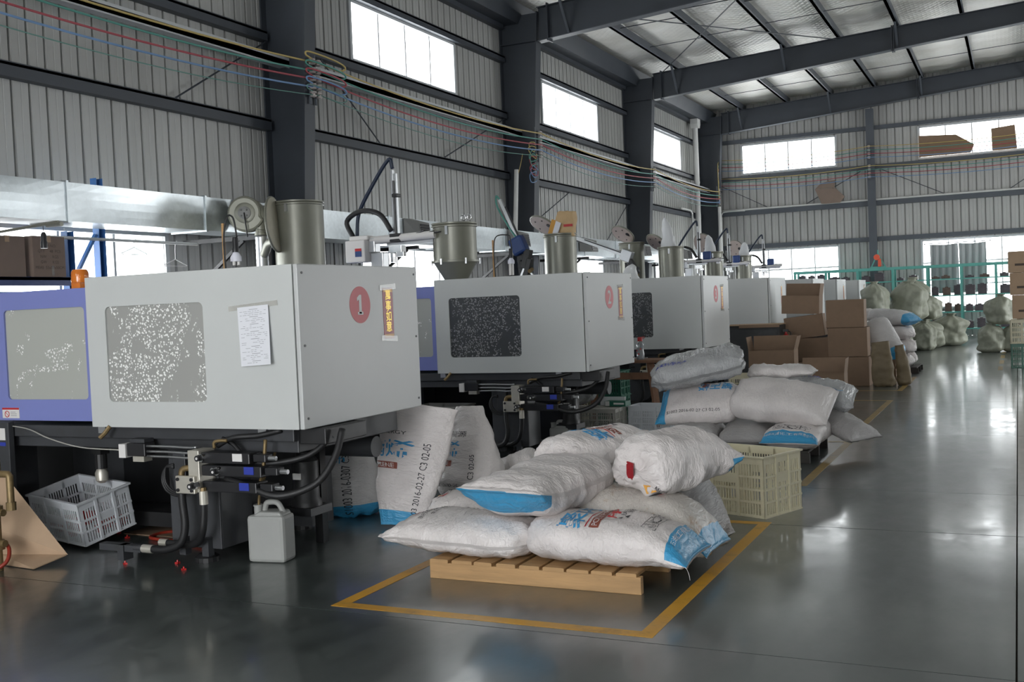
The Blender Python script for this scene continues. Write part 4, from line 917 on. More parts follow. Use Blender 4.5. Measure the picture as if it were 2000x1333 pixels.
# ------------------------------------------------------------------ work lamps: a lamp holder with a compact bulb hung from a bent rod
def work_lamp(label, X, Y, Z, rod_x, long=False):
    t = thing('work_lamp', label, 'lamp', (rod_x, Y, 1.785), group='hanging work lamps')
    MB().tube(spl([(rod_x, Y, 1.785), (rod_x - .005, Y, Z + .10), (rod_x + .03, Y, Z + .235), (X - .02, Y, Z + .24), (X, Y, Z + .2), (X + .015, Y, Z + .1)], 6), .006, 8).build('bent_lead', MT['rubber'], t, smooth=True)
    MB().box(rod_x - .03, rod_x - .012, Y + .01, Y + .02, 1.785, Z + .2).build('wood_stick', MT['wood'], t)
    MB().lathe([(.016, Z + .10), (.020, Z + .09), (.020, Z + .03), (.024, Z + .02), (.024, Z)], (X, Y, 0), 16).build('holder', MT['blackp'], t, smooth='auto')
    MB().lathe([(.018, Z), (.036, Z - .03), (.036, Z - .06), (.02, Z - .062)], (X, Y, 0), 20).build('ballast', MT['bulb'], t, smooth='auto')
    for k in range(4):
        a = PI / 2 * k; MB().tube([(X + .02 * math.cos(a), Y + .02 * math.sin(a), Z - .06), (X + .02 * math.cos(a), Y + .02 * math.sin(a), Z - (.18 if long else .085))], .009, 8).build('bulb_tube', MT['warn'], t, smooth='auto')
work_lamp('white compact bulb in a black holder above machine one', -4.67, 5.6, 1.93, -4.76)
work_lamp('white compact bulb in a black holder above machine two', -4.79, 10.1, 2.0, -4.98, True)
# ------------------------------------------------------------------ galvanised air duct along the left wall
du = thing('air_duct', 'shiny galvanised steel air duct running along the left wall', 'duct', (-8.55, 5.0, 2.5))
dy = [3.62 + 1.95 * k for k in range(16)]
for k, (a, b) in enumerate(zip(dy, dy[1:])):
    mb = MB(); n1 = 8; n2 = 5
    def fr(i, j):
        y = a + .012 + (b - a - .024) * i / n1; z = 2.5 + .38 * j / n2
        bulge = .014 * math.sin(PI * i / n1) * math.sin(PI * j / n2) * (1 if k % 2 else -.7)
        return (-8.30 + bulge, y, z)
    mb.v = [fr(i, j) for i in range(n1 + 1) for j in range(n2 + 1)]
    for i in range(n1):
        for j in range(n2): mb.f.append((i*(n2+1)+j, (i+1)*(n2+1)+j, (i+1)*(n2+1)+j+1, i*(n2+1)+j+1)); mb.m.append(0)
    Y0, Y1 = a + .012, b - .012
    mb.add([(-8.30, Y0, 2.88), (-8.30, Y1, 2.88), (-8.80, Y1, 2.88), (-8.80, Y0, 2.88)], [(0, 1, 2, 3)])
    mb.add([(-8.30, Y0, 2.5), (-8.30, Y1, 2.5), (-8.80, Y1, 2.5), (-8.80, Y0, 2.5)], [(3, 2, 1, 0)])
    mb.add([(-8.80, Y0, 2.5), (-8.80, Y1, 2.5), (-8.80, Y1, 2.88), (-8.80, Y0, 2.88)], [(3, 2, 1, 0)])
    mb.build('duct_section', MT['galv'], du)
for y in dy:
    mb = MB(); mb.prism([(-8.285, 2.485), (-8.815, 2.485), (-8.815, 2.895), (-8.285, 2.895)], lambda a, b: (a, y - .014, b), lambda a, b: (a, y + .014, b))
    mb.build('flange', MT['galv'], du)
for y in (10.03, 13.87, 17.5, 20.95, 24.6, 28.2):
    # hooded outlet: a tapering box on the duct face with a dark louvred mouth looking down the hall
    P = [(-8.285, y - .10, 2.58), (-8.285, y + .16, 2.58), (-8.285, y + .16, 2.88), (-8.285, y - .10, 2.88)]
    Q = [(-8.06, y + .02, 2.56), (-7.98, y + .20, 2.56), (-8.02, y + .20, 2.80), (-8.10, y + .02, 2.82)]
    mb = MB(); mb.add(P + Q, [(0, 3, 2, 1), (4, 5, 6, 7), (0, 1, 5, 4), (1, 2, 6, 5), (2, 3, 7, 6), (3, 0, 4, 7)])
    h = mb.build('outlet_hood', MT['louvre'], du, fix=True)
    for k in range(5):
        t0 = .12 + .16 * k; A = Vector(Q[0]).lerp(Vector(Q[3]), t0 + .06); B = Vector(Q[1]).lerp(Vector(Q[2]), t0 + .06)
        MB().bar(A.lerp(B, .1) + Vector((.012, -.004, 0)), A.lerp(B, .9) + Vector((.012, -.004, 0)), .01, .028).build('louvre', MT['blackp'], h)
for y in (6.3, 10.35, 14.2, 17.8, 21.4, 25.0, 28.6):
    MB().box(-9.44, -8.30, y - .025, y + .025, 2.43, 2.484).build('support_arm', MT['irond'], du)
    MB().bar((-9.44, y, 1.75), (-8.5, y, 2.43), .04, .04).build('support_strut', MT['irond'], du)

# ------------------------------------------------------------------ colour coded cables with insulators on the columns
ZC = [5.00, 4.88, 4.77, 4.66, 4.55]
CM = ['cable_yellow', 'cable_green', 'cable_red', 'cable_blue', 'cable_teal']
CNm = ['yellow', 'green', 'red', 'light blue', 'thin dark green']
CYs = [-3.1, 4.6, 12.45, 20.12, 27.72, 34.62]
for k in range(5):
    c = thing('power_cable', CNm[k] + ' power cable strung along the left wall from column to column', 'cable', (-8.745, 12.45, ZC[k]), group='power cables along the left wall')
    for a, b in zip(CYs[1:], CYs[2:]):
        pts = []
        for j in range(17):
            t = j / 16; sag = (.13 + .012 * k) * 4 * t * (1 - t)
            pts.append((-8.745 + .02 * math.sin(k * 2 + 3 * t) * math.sin(PI * t), a + (b - a) * t, ZC[k] - sag - (.06 if b > 34 else 0) * t))
        MB().tube(pts, .013 if k < 4 else .007, 8).build('span', MT[CM[k]], c, smooth=True)
    # spare loop tied at the nearest column
    y0 = 12.20; lz = ZC[k]
    L1 = spl([(p - Vector((-.09, 0, 0))) for p in map(Vector, [(-8.80, y0 + .02, lz + .02), (-8.80, y0 - .10, lz + .05), (-8.79, y0 - .06, lz + .10), (-8.72, y0 + .3, lz + .07), (-8.70, y0 + .62, lz + .03), (-8.72, y0 + .72, lz - .02), (-8.76, y0 + .60, lz - .05), (-8.80, y0 + .35, lz - .02)])], 6)
    MB().tube(L1, .012 if k < 4 else .007, 8).build('spare_loop', MT[CM[k]], c, smooth=True)
for i, y in enumerate(CYs[2:]):
    lab = ['rack of porcelain insulators on the nearest column holding cable loops', 'rack of insulators on the second column', 'rack of insulators on the third column', 'rack of insulators on the corner column'][i]
    r = thing('insulator_rack', lab, 'insulator', (-8.86, y, 4.45), group='insulator racks on the columns')
    cx = colx(4.8) + .02
    MB().box(cx, cx + .02, y - .16, y - .13, 4.42, 5.12).box(cx, cx + .02, y - .03, y, 4.42, 5.12).build('rack_bar', MT['steel2'], r)
    for k in range(5):
        for dyy in ((-.145, -.015) if i == 0 else (-.015,)):
            MB().lathe([(.02, -.045), (.045, -.035), (.045, -.015), (.025, -.008), (.025, .008), (.045, .015), (.045, .035), (.02, .045)], (cx + .065, y + dyy, ZC[k]), 14).build('insulator', MT['porcelain'], r, smooth='auto')
# tangle of spare wire and a conduit on the second column
tg = thing('wire_tangle', 'tangled coloured wire ends hanging at the second column', 'wire', (-8.85, 19.85, 4.2))
for k, m in enumerate(('cable_yellow', 'cable_green', 'cable_red', 'cable_blue')):
    rnd = random.Random(k + 3); c0 = Vector((-8.78, 19.75, 4.75 - .17 * k))
    pts = [c0 + Vector((rnd.uniform(-.03, .03), .16 * math.cos(a * 1.15) + rnd.uniform(-.04, .04), .09 * math.sin(a * 1.15) + rnd.uniform(-.03, .03) - .02 * a)) for a in range(12)]
    MB().tube(spl(pts, 4), .009, 6).build('wire', MT[m], tg, smooth=True)
MB().tube(spl([(-8.95, 19.62, 4.55), (-8.94, 19.5, 4.35), (-8.98, 19.45, 4.15)], 5), .008, 6).build('wire', MT['cable_yellow'], tg, smooth=True)
cd_ = MB().tube([(-9.02, 19.45, 4.22), (-9.05, 19.33, 2.9)], .045, 12).build('conduit_pipe', MT['pvc'], smooth='auto'); tag(cd_, 'white plastic conduit slanting down beside the second column', 'pipe')
# end wall cables, two tiers
for tier, zt in enumerate((6.02, 5.41)):
    for k in range(4):
        c = thing('end_wall_cable', ('upper ' if tier == 0 else 'lower ') + CNm[k] + ' cable strung across the end wall', 'cable', (-6.5, YF - .35, zt - .11 * k), group='cables across the end wall')
        xs_ = [-8.85, -4.12, 1.5, 6.8]
        for a, b in zip(xs_, xs_[1:]):
            pts = [(a + (b - a) * j / 12, YF - .36, zt - .115 * k - .10 * 4 * (j / 12) * (1 - j / 12)) for j in range(13)]
            MB().tube(pts, .012, 6).build('span', MT[CM[k]], c, smooth=True)
        MB().tube(spl([(-8.85, YF - .36, zt - .115 * k), (-8.84, YF - .6, zt - .115 * k - .10), (-8.78, YF - .9, zt - .115 * k - .35), (-8.76, YF - .95, 4.45 + .03 * k)], 5), .013, 6).build('drop', MT[CM[k]], c, smooth=True)
for x in (-8.85, -4.12, 1.5):
    for tier, zt in enumerate((6.02, 5.41)):
        r = thing('end_wall_insulators', '%s insulator stack %s' % (('upper', 'lower')[tier], {-8.85: 'at the far left corner of the end wall', -4.12: 'on the end wall post', 1.5: 'on the end wall beyond the cardboard window'}[x]), 'insulator', (x, YF - .32, zt - .4), group='insulator stacks on the end wall')
        for k in range(4): MB().lathe([(.02, -.04), (.042, -.03), (.042, -.012), (.025, 0), (.042, .012), (.042, .03), (.02, .04)], (x, YF - .33, zt - .115 * k), 10).build('insulator', MT['porcelain'], r, smooth='auto')
        MB().box(x - .015, x + .015, YF - .29, YF - .262, zt - .45, zt + .08).build('rack_bar', MT['steel2'], r)
cd2 = MB().tube([(-8.76, YF - .95, 4.45), (-8.76, YF - .95, 2.2)], .055, 12).build('conduit_pipe', MT['pvc'], smooth='auto'); tag(cd2, 'white plastic conduit dropping below the corner cables', 'pipe')
# rainwater downpipe in the corner
dp = thing('downpipe', 'white plastic rainwater downpipe with a hopper head in the far corner', 'pipe', (-9.30, 33.9, 0))
MB().tube([(-9.30, 33.9, 0), (-9.30, 33.9, 7.0)], .085, 16).build('pipe', MT['pvc'], dp, smooth='auto')
MB().prism([(-.10, 6.98), (.10, 6.98), (.17, 7.10), (.17, 7.27), (-.17, 7.27), (-.17, 7.10)], lambda a, b: (-9.41, 33.9 + a, b), lambda a, b: (-9.17, 33.9 + a, b)).build('hopper_head', MT['pvc'], dp)
for z in (1.5, 3.4, 5.2): MB().lathe([(.095, 0), (.095, .06)], (-9.30, 33.9, z), 16).build('pipe_collar', MT['pvc'], dp)
wp = MB().tube(spl([(-9.38, 32.2, 4.30), (-9.38, 33.2, 4.30), (-9.38, 33.45, 4.22), (-9.38, 33.5, 4.0), (-9.38, 33.5, 2.2)], 4), .03, 8).build('vent_pipe', MT['pvc'], smooth=True); tag(wp, 'thin white pipe bending down the left wall near the corner', 'pipe')
wp = MB().tube(spl([(-8.1, YF - .2, 4.33), (-8.75, YF - .2, 4.33), (-8.88, YF - .2, 4.25), (-8.9, YF - .2, 4.0), (-8.9, YF - .2, 2.4)], 4), .03, 8).build('vent_pipe', MT['pvc'], smooth=True); tag(wp, 'thin white pipe bending down the end wall near the corner', 'pipe')

# ------------------------------------------------------------------ cardboard propped on the end wall
def slab_poly(name, pts, th, m, label, cat, group=None):
    """flat polygon (x, z) standing at depth y, given real thickness"""
    mb = MB(); y, P = pts
    mb.prism(P, lambda a, b: (a, y, b), lambda a, b: (a, y + th, b)); o = mb.build(name, m, fix=True); return tag(o, label, cat, group)
cb_ = thing('crumpled_cardboard', 'bent piece of cardboard resting on an end wall girt', 'cardboard', (-5.4, 35.2, 4.33))
MB().prism([(-5.82, 4.83), (-5.62, 4.34), (-5.05, 4.34), (-4.9, 4.52), (-5.18, 4.82)], lambda a, b: (a, 35.24 + .05 * (b - 4.3), b), lambda a, b: (a, 35.26 + .05 * (b - 4.3), b)).build('panel', MT['carddark'], cb_, fix=True)
MB().prism([(-5.80, 4.84), (-5.20, 4.83), (-5.17, 5.06), (-5.35, 5.05), (-5.62, 4.98)], lambda a, b: (a, 35.255 - .5 * (b - 4.82), b), lambda a, b: (a, 35.275 - .5 * (b - 4.82), b)).build('folded_flap', MT['carddark'], cb_, fix=True)
slab_poly('window_cardboard', (35.38, [(-2.66, 5.56), (-1.2, 5.56), (-1.09, 5.80), (-1.6, 6.15), (-2.66, 6.22)]), .02, MT['card'], 'wide cut piece of cardboard covering the left of the bright high window', 'cardboard', 'cardboard in the high window')
slab_poly('window_cardboard', (35.36, [(-.60, 5.56), (.08, 5.56), (.03, 6.27), (-.62, 6.22)]), .05, MT['card'], 'upright cardboard piece at the right of the bright high window', 'cardboard', 'cardboard in the high window')

# ------------------------------------------------------------------ grey curtain in the low end window
cu = thing('window_curtain', 'grey cloth curtain hung over the low end window behind the green shelf', 'curtain', (-1.64, 35.2, 1.3))
for c0, c1 in ((-2.42, -1.62), (-1.60, -.84)):
    mb = MB(); n = 40; m = 10
    for side in (0, 1):
        b0 = len(mb.v)
        for i in range(n + 1):
            for j in range(m + 1):
                x = c0 + (c1 - c0) * i / n; z = 1.32 + 1.52 * j / m
                mb.v.append((x + .02 * (1 - j / m), 35.22 + .035 * math.sin(x * 34 + .6 * math.sin(j * .5)) + .004 * side, z - .03 * math.sin(i / n * PI) * (j == m)))
        for i in range(n):
            for j in range(m): q = [b0 + i*(m+1)+j, b0 + (i+1)*(m+1)+j, b0 + (i+1)*(m+1)+j+1, b0 + i*(m+1)+j+1]; mb.f.append(q if side else q[::-1]); mb.m.append(0)
    mb.build('drape', MT['cloth'], cu, smooth=True)
MB().tube([(-2.6, 35.2, 2.86), (-.7, 35.2, 2.86)], .012, 8).build('curtain_rod', MT['steel'], cu)
for x in (-2.58, -.72): MB().box(x - .012, x + .012, 35.19, 35.47, 2.85, 2.875).build('rod_bracket', MT['steel'], cu)

# ------------------------------------------------------------------ green mould shelving before the end wall
sh = thing('mould_shelf', 'long green steel shelving loaded with mould blocks along the end wall', 'shelf', (-2.5, 34.3, 0))
PXs = [-6.3, -5.36, -4.42, -3.40, -2.43, -1.50, -.57, .36, 1.30]
LZ = [.28, .78, 1.27, 1.76]
for x in PXs:
    for y in (34.0, 34.6): MB().box(x - .035, x + .035, y - .03, y + .03, 0, 2.14).build('post', MT['shelfgreen'], sh)
for y in (34.0, 34.6): MB().box(PXs[0] - .04, PXs[-1] + .04, y - .028, y + .028, 2.10, 2.18).build('top_rail', MT['shelfgreen'], sh)
for z in LZ:
    for a, b in zip(PXs, PXs[1:]): MB().box(a + .036, b - .036, 34.0, 34.6, z - .035, z).build('shelf_board', MT['shelfgreen'], sh)
rnd = random.Random(11); words = ['left end', 'second bay', 'third bay', 'fourth bay', 'fifth bay', 'sixth bay', 'seventh bay', 'right end']
lev = {.28: 'lowest', .78: 'second lowest', 1.27: 'third', 1.76: 'top'}
for z in LZ:
    for bi, (a, b) in enumerate(zip(PXs, PXs[1:])):
        if bi > 6: continue
        if b < -2.5 and z < 1.7: continue      # hidden behind machines and sacks
        x = a + .10; k = 0
        while x < b - .2 and k < 3:
            w_ = rnd.uniform(.18, .27); h = rnd.uniform(.16, .30) * (.45 if z > 1.7 and b > -2.5 else 1)
            if z == 1.76 and -2.5 < a < -1 : h = rnd.uniform(.04, .09)
            t = thing('mould_block', '%s mould block on the %s shelf, %s' % (('left hand', 'middle', 'right hand')[k], lev[z], words[bi]), 'mould', (x + w_ / 2, 34.25, z), group='mould blocks on the green shelving')
            mt = MT['mold'] if rnd.random() < .7 else MT['mold2']
            MB().box(x, x + w_, 34.1, 34.4, z + .001, z + h).build('plate_stack', mt, t, bevel=.006)
            MB().box(x + w_ * .3, x + w_ * .7, 34.12, 34.38, z + h, z + h + .025).build('sprue_ring', mt, t)
            MB().box(x - .01, x + w_ + .01, 34.11, 34.39, z + h * .45, z + h * .55).build('parting_plate', MT['irond'], t)
            x += w_ + rnd.uniform(.05, .16); k += 1
# chain hoist on top of the shelving
ho = thing('chain_hoist', 'small orange hoist on a green triangular frame above the shelving', 'hoist', (-3.81, 34.0, 2.18))
MB().bar((-4.02, 34.0, 2.18), (-3.83, 34.0, 2.58), .035, .035).bar((-3.60, 34.0, 2.18), (-3.79, 34.0, 2.58), .035, .035).box(-4.04, -3.58, 33.98, 34.02, 2.18, 2.22).box(-3.83, -3.79, 33.98, 34.02, 2.55, 2.72).build('frame', MT['shelfgreen'], ho)
MB().lathe([(.085, -.05), (.09, 0), (.085, .05)], (-3.84, 33.94, 2.50), 20, (0, 1, 0)).build('drum', MT['redhoist'], ho, smooth='auto')
MB().box(-3.81, -3.72, 33.93, 33.99, 2.21, 2.45).build('motor', MT['redhoist'], ho, bevel=.01)

# ------------------------------------------------------------------ blue pallet rack with cartons at the left
rk = thing('pallet_rack', 'blue perforated steel rack under the duct beside the low window', 'rack', (-8.95, 7.0, 0))
for y, x, zt in ((8.09, -8.95, 2.47), (8.52, -8.95, 3.06), (5.2, -8.95, 2.47)):
    mb = MB(); mb.box(x - .05, x - .044, y - .045, y + .045, 0, zt); mb.box(x - .044, x + .04, y - .045, y - .039, 0, zt); mb.box(x - .044, x + .04, y + .039, y + .045, 0, zt)
    up = mb.build('upright', MT['rackblue'], rk)
    for k in range(14):
        z = 1.2 + .1 * k
        MB().lathe([(.011, 0), (.011, .002)], (x - .0435, y, z), 8, (1, 0, 0)).build('slot_hole', MT['warn'], up)
MB().bar((-8.95, 8.46, 2.45), (-8.95, 8.13, 1.95), .045, .03).build('brace', MT['rackblue'], rk)
MB().bar((-8.95, 8.46, 1.35), (-8.95, 8.13, 1.85), .045, .03).build('brace', MT['rackblue'], rk)
MB().box(-8.90, -8.86, 5.2, 8.56, 1.90, 1.99).build('beam', MT['rackdark'], rk); MB().box(-8.90, -8.86, 5.2, 8.05, 1.80, 1.84).build('beam', MT['rackblue'], rk)
MB().box(-9.42, -8.86, 5.2, 8.1, 1.955, 1.985).build('deck', MT['rackdark'], rk)
MB().tube([(-8.92, 7.8, 2.40), (-8.92, 10.0, 2.40)], .018, 8).build('rail_pipe', MT['pvc'], rk)
for y, lab, m, dz in ((8.98, 'green wire coat hanger hooked on the rail under the duct', 'cable_green', 0), (9.62, 'white coat hanger hanging on the rail before the low window edge', 'bagwhite', .12)):
    hg = thing('coat_hanger', lab, 'hanger', (-8.92, y, 2.28 - dz), group='coat hangers under the duct')
    MB().tube(spl([(-8.92, y, 2.33 - dz), (-8.92, y + .005, 2.39 - dz * .3), (-8.92, y + .03, 2.425), (-8.92, y + .05, 2.40)], 5), .004, 6).build('hook', MT[m], hg, smooth=True)
    MB().tube([(-8.92, y, 2.33 - dz), (-8.92, y + .19, 2.26 - dz), (-8.92, y + .17, 2.25 - dz), (-8.92, y - .17, 2.25 - dz), (-8.92, y - .19, 2.26 - dz), (-8.92, y, 2.33 - dz)], .005, 6).build('bar', MT[m], hg)
def rack_carton(label, y0, y1, x0, x1, h, txt):
    t = thing('carton', label, 'carton', ((x0+x1)/2, (y0+y1)/2, 1.986), group='cartons on the blue rack')
    MB().box(x0, x1, y0, y1, 1.986, 1.986 + h).build('body', MT['carddark'], t, bevel=.006)
    MB().box(x0 - .002, x1 + .002, (y0+y1)/2 - .025, (y0+y1)/2 + .025, 1.986 + h - .06, 1.986 + h + .002).build('sealing_tape', MT['card2'], t)
    if txt:
        mb = MB(); f = lambda a, b: (x1 + .0015, (y0+y1)/2 + a, 1.986 + h * .5 + b)
        for k, s_ in enumerate(('ITEM NO.', 'QTY     48  PCS', 'NW      KGS', 'GW      KGS', 'MEAS  53x37x50CM')):
            flat_text(mb, s_, (lambda kk: (lambda a, b: f(a, b + .11 - .055 * kk)))(k), .042, 0, 'C')
        mb.build('stencil_print', MT['print'], t)
        MB().box(x1, x1 + .0015, (y0+y1)/2 + .02, (y0+y1)/2 + .05, 2.0, 2.10).build('tape_strip', MT['tape'], t)
rack_carton('brown carton with stencilled lines on the blue rack', 7.53, 7.93, -9.35, -8.82, .41, True)
rack_carton('brown carton pushed behind the stencilled one on the rack', 7.05, 7.46, -9.35, -8.84, .40, False)
rack_carton('low brown carton at the left edge of the rack', 6.55, 7.0, -9.35, -8.84, .22, False)
# pole with a hanging lamp holder over the first machine
pl = thing('lamp_pole', 'thin green grey pole with an arm and a dangling black lamp holder', 'lamp', (-7.81, 6.15, 1.72))
MB().tube([(-7.70, 6.15, 1.72), (-7.67, 6.15, 2.28), (-6.90, 6.15, 2.32)], .014, 8).build('pole', MT['hopper'], pl)
MB().tube([(-7.07, 6.15, 2.31), (-7.07, 6.15, 2.24)], .003, 6).build('lead', MT['rubber'], pl)
MB().lathe([(.012, 2.25), (.022, 2.23), (.022, 2.18), (.026, 2.17), (.026, 2.12)], (-7.07, 6.15, 0), 14).build('holder', MT['blackp'], pl, smooth='auto')
MB().tube([(-7.0, 6.13, 2.30), (-6.84, 6.13, 2.30)], .02, 8).build('arm_end', MT['hopper'], pl)
MB().box(-7.85, -7.55, 6.0, 6.2, 1.70, 1.735).build('foot', MT['irond'], pl)
# ------------------------------------------------------------------ plastic crates
def crate(name, label, m, W, D, H, rows, cx, cy, loc, rz=0.0, rot=None, group='plastic crates', plate=True, lidtop=False):
    """open moulded crate; origin at the middle of its base. lidtop: stands upside down, its netted bottom on top"""
    t = thing(name, label, 'crate', loc, rz, group, rot=rot)
    th = .006
    def wall(Lw, n, tf, nm):
        mb = MB(); z0, z1 = .02, H - .045
        def bx(a0, a1, b0, b1, d0, d1):
            P = [tf(a, d, b) for a, d, b in ((a0,d0,b0),(a1,d0,b0),(a1,d1,b0),(a0,d1,b0),(a0,d0,b1),(a1,d0,b1),(a1,d1,b1),(a0,d1,b1))]
            mb.add(P, [(0,3,2,1),(4,5,6,7),(0,1,5,4),(1,2,6,5),(2,3,7,6),(3,0,4,7)])
        h = Lw / 2
        bx(-h, -h + .03, 0, H, 0, th); bx(h - .03, h, 0, H, 0, th); bx(-h + .03, h - .03, 0, z0, 0, th); bx(-h + .03, h - .03, z1, H, 0, th)
        for k in range(1, rows): z = z0 + (z1 - z0) * k / rows; bx(-h, h, z - .007, z + .007, -.004, th)
        st = (Lw - .06) / n
        for k in range(1, n): a = -h + .03 + st * k; bx(a - st * .21, a + st * .21, z0, z1, 0.0005, th - .0005)
        for q in (-.17, .17): bx(q * Lw - .01, q * Lw + .01, 0, H, -.008, th)
        if plate: bx(-.17 * Lw, .17 * Lw, z0 + (z1 - z0) * (rows - 1.6) / rows, z0 + (z1 - z0) * (rows - .8) / rows, -.002, th)
        o = mb.build(nm, m, t, local=True, fix=True)
    wall(W, cx, lambda a, d, b: (a, -D / 2 + d, b), 'side_panel'); wall(W, cx, lambda a, d, b: (a, D / 2 - d, b), 'side_panel')
    wall(D, cy, lambda a, d, b: (-W / 2 + d, a, b), 'end_panel'); wall(D, cy, lambda a, d, b: (W / 2 - d, a, b), 'end_panel')
    mb = MB(); z = 0 if not lidtop else H - .008
    for k in range(cx + 1): a = -W / 2 + W * k / cx; mb.box(a - .006, a + .006, -D / 2, D / 2, z, z + .008)
    for k in range(cy + 1): a = -D / 2 + D * k / cy; mb.box(-W / 2, W / 2, a - .006, a + .006, z + .001, z + .007)
    mb.build('base_grid', m, t, local=True)
    if not lidtop:
        mb = MB(); e = .012
        mb.box(-W/2 - e, W/2 + e, -D/2 - e, -D/2 + .006, H, H + .012).box(-W/2 - e, W/2 + e, D/2 - .006, D/2 + e, H, H + .012).box(-W/2 - e, -W/2 + .006, -D/2, D/2, H, H + .012).box(W/2 - .006, W/2 + e, -D/2, D/2, H, H + .012)
        mb.build('rim', m, t, local=True)
    return t
crate('plastic_crate', 'tall ivory slatted crate standing beside the front pallet', MT['cratebeige'], .62, .46, .405, 4, 26, 18, (-1.77, 7.42, 0), -.37)
# tilted crate of red mouldings at the left, propped on the machine's floor rail
Rt = Rz(-.146) @ Re(.196, .052, 0); TC = Vector((-5.848, 5.305, .078))
tcr = crate('plastic_crate', 'white slatted crate tipped up at the left with red parts inside', MT['cratewhite'], .56, .40, .29, 3, 24, 18, TC, rot=Rt.to_euler())
crate('plastic_crate', 'dusty grey crate upside down behind machine two', MT['crategrey'], .66, .46, .30, 3, 28, 18, (-4.42, 11.35, 0), .05, lidtop=True, plate=False)
crate('plastic_crate', 'white slatted crate right of the dusty upturned crate', MT['cratewhite'], .50, .38, .28, 3, 20, 14, (-3.82, 11.74, 0), -.05, plate=False)
crate('plastic_crate', 'low grey crate deep under machine one', MT['crategrey'], .50, .40, .24, 3, 18, 14, (-5.50, 6.75, 0), .0, plate=False)
crate('plastic_crate', 'cream crate by the first machine motor on the floor', MT['cratebeige'], .40, .32, .16, 2, 14, 12, (-4.95, 6.75, 0), .0, plate=False)
crate('plastic_crate', 'grey crate under the second machine', MT['crategrey'], .56, .40, .30, 3, 22, 16, (-5.55, 9.85, .165), .0, plate=False)
crate('plastic_crate', 'green crate stacked under the wooden bench', MT['crategreen'], .40, .36, .30, 3, 10, 9, (-4.72, 12.75, .31), .0, plate=False)
crate('plastic_crate', 'lower green crate under the wooden bench', MT['crategreen'], .40, .36, .30, 3, 10, 9, (-4.72, 12.75, 0), .0, plate=False)
crate('plastic_crate', 'ivory crate left of the green ones under the bench', MT['cratebeige'], .36, .34, .50, 4, 10, 9, (-5.14, 12.75, 0), .0, plate=False)
crate('plastic_crate', 'ivory crate peeking out beside the open carton', MT['cratebeige'], .50, .40, .42, 4, 16, 12, (-3.35, 14.5, 0), .1, plate=False)
crate('plastic_crate', 'red crate on edge beside the brown sacks', MT['cratered'], .30, .46, .42, 5, 8, 12, (-1.95, 19.0, 0), .05, plate=False)
crate('plastic_crate', 'dark green crate at the right edge of the aisle', MT['crategreen'], .56, .42, .42, 4, 18, 14, (.14, 21.3, 0), 0, plate=False)
crate('plastic_crate', 'cream crate on top of the dark green one at right', MT['cratebeige'], .56, .42, .42, 4, 18, 14, (.14, 21.3, .435), 0, plate=False)

# ------------------------------------------------------------------ small red mouldings
def star_mesh():
    mb = MB(); n = 8; P = [((.016 if k % 2 else .009) * math.cos(PI * k / 4), (.016 if k % 2 else .009) * math.sin(PI * k / 4)) for k in range(n)]
    mb.prism(P, lambda a, b: (a, b, 0), lambda a, b: (a, b, .010)); mb.lathe([(.006, .01), (.004, .022)], (0, 0, 0), 8)
    return mb
star0 = None
RS = [(-5.03, 4.85, 'left of the hose end'), (-4.71, 4.96, 'between the two hoses'), (-4.55, 4.84, 'touching the levelling foot'), (-5.06, 6.0, 'left one of a pair behind the machine leg'), (-4.99, 5.96, 'right one of a pair behind the machine leg'),
      (-5.62, 5.45, 'behind the tipped crate'), (-5.25, 5.62, 'deep under machine one'), (-5.95, 4.58, 'beside the cardboard flap'), (-6.05, 4.75, 'next to the brass pipe'), (-5.8, 5.55, 'farthest back under machine one')]
for x, y, wd in RS:
    if star0 is None:
        star0 = star_mesh().build('red_moulding', MT['red'], local=True); o = star0
    else: o = star0.copy(); COL.objects.link(o)
    o.location = (x, y, 0); o.rotation_euler = (0, 0, x * 7); tag(o, 'small red plastic moulding on the floor ' + wd, 'moulding', 'red mouldings on the floor')
rnd = random.Random(5); words = ['first', 'second', 'third', 'fourth', 'fifth', 'sixth', 'seventh', 'eighth', 'ninth', 'tenth']
for k in range(46):      # a heap of the same mouldings in the tipped crate
    o = star0.copy(); COL.objects.link(o); o.scale = (2.2, 2.2, 2.2)
    u = rnd.uniform(-.25, .22); v = rnd.uniform(-.17, .17); h = .02 + .08 * max(0, -v) / .17 * rnd.random() + (.025 if k % 2 else 0)
    p = TC + Rt @ Vector((u, v, h)); o.location = p; o.rotation_euler = (rnd.random() * 6, rnd.random() * 6, rnd.random() * 6)
    tag(o, 'red plastic moulding heaped in the tipped white crate', 'moulding', 'red mouldings in the crate')

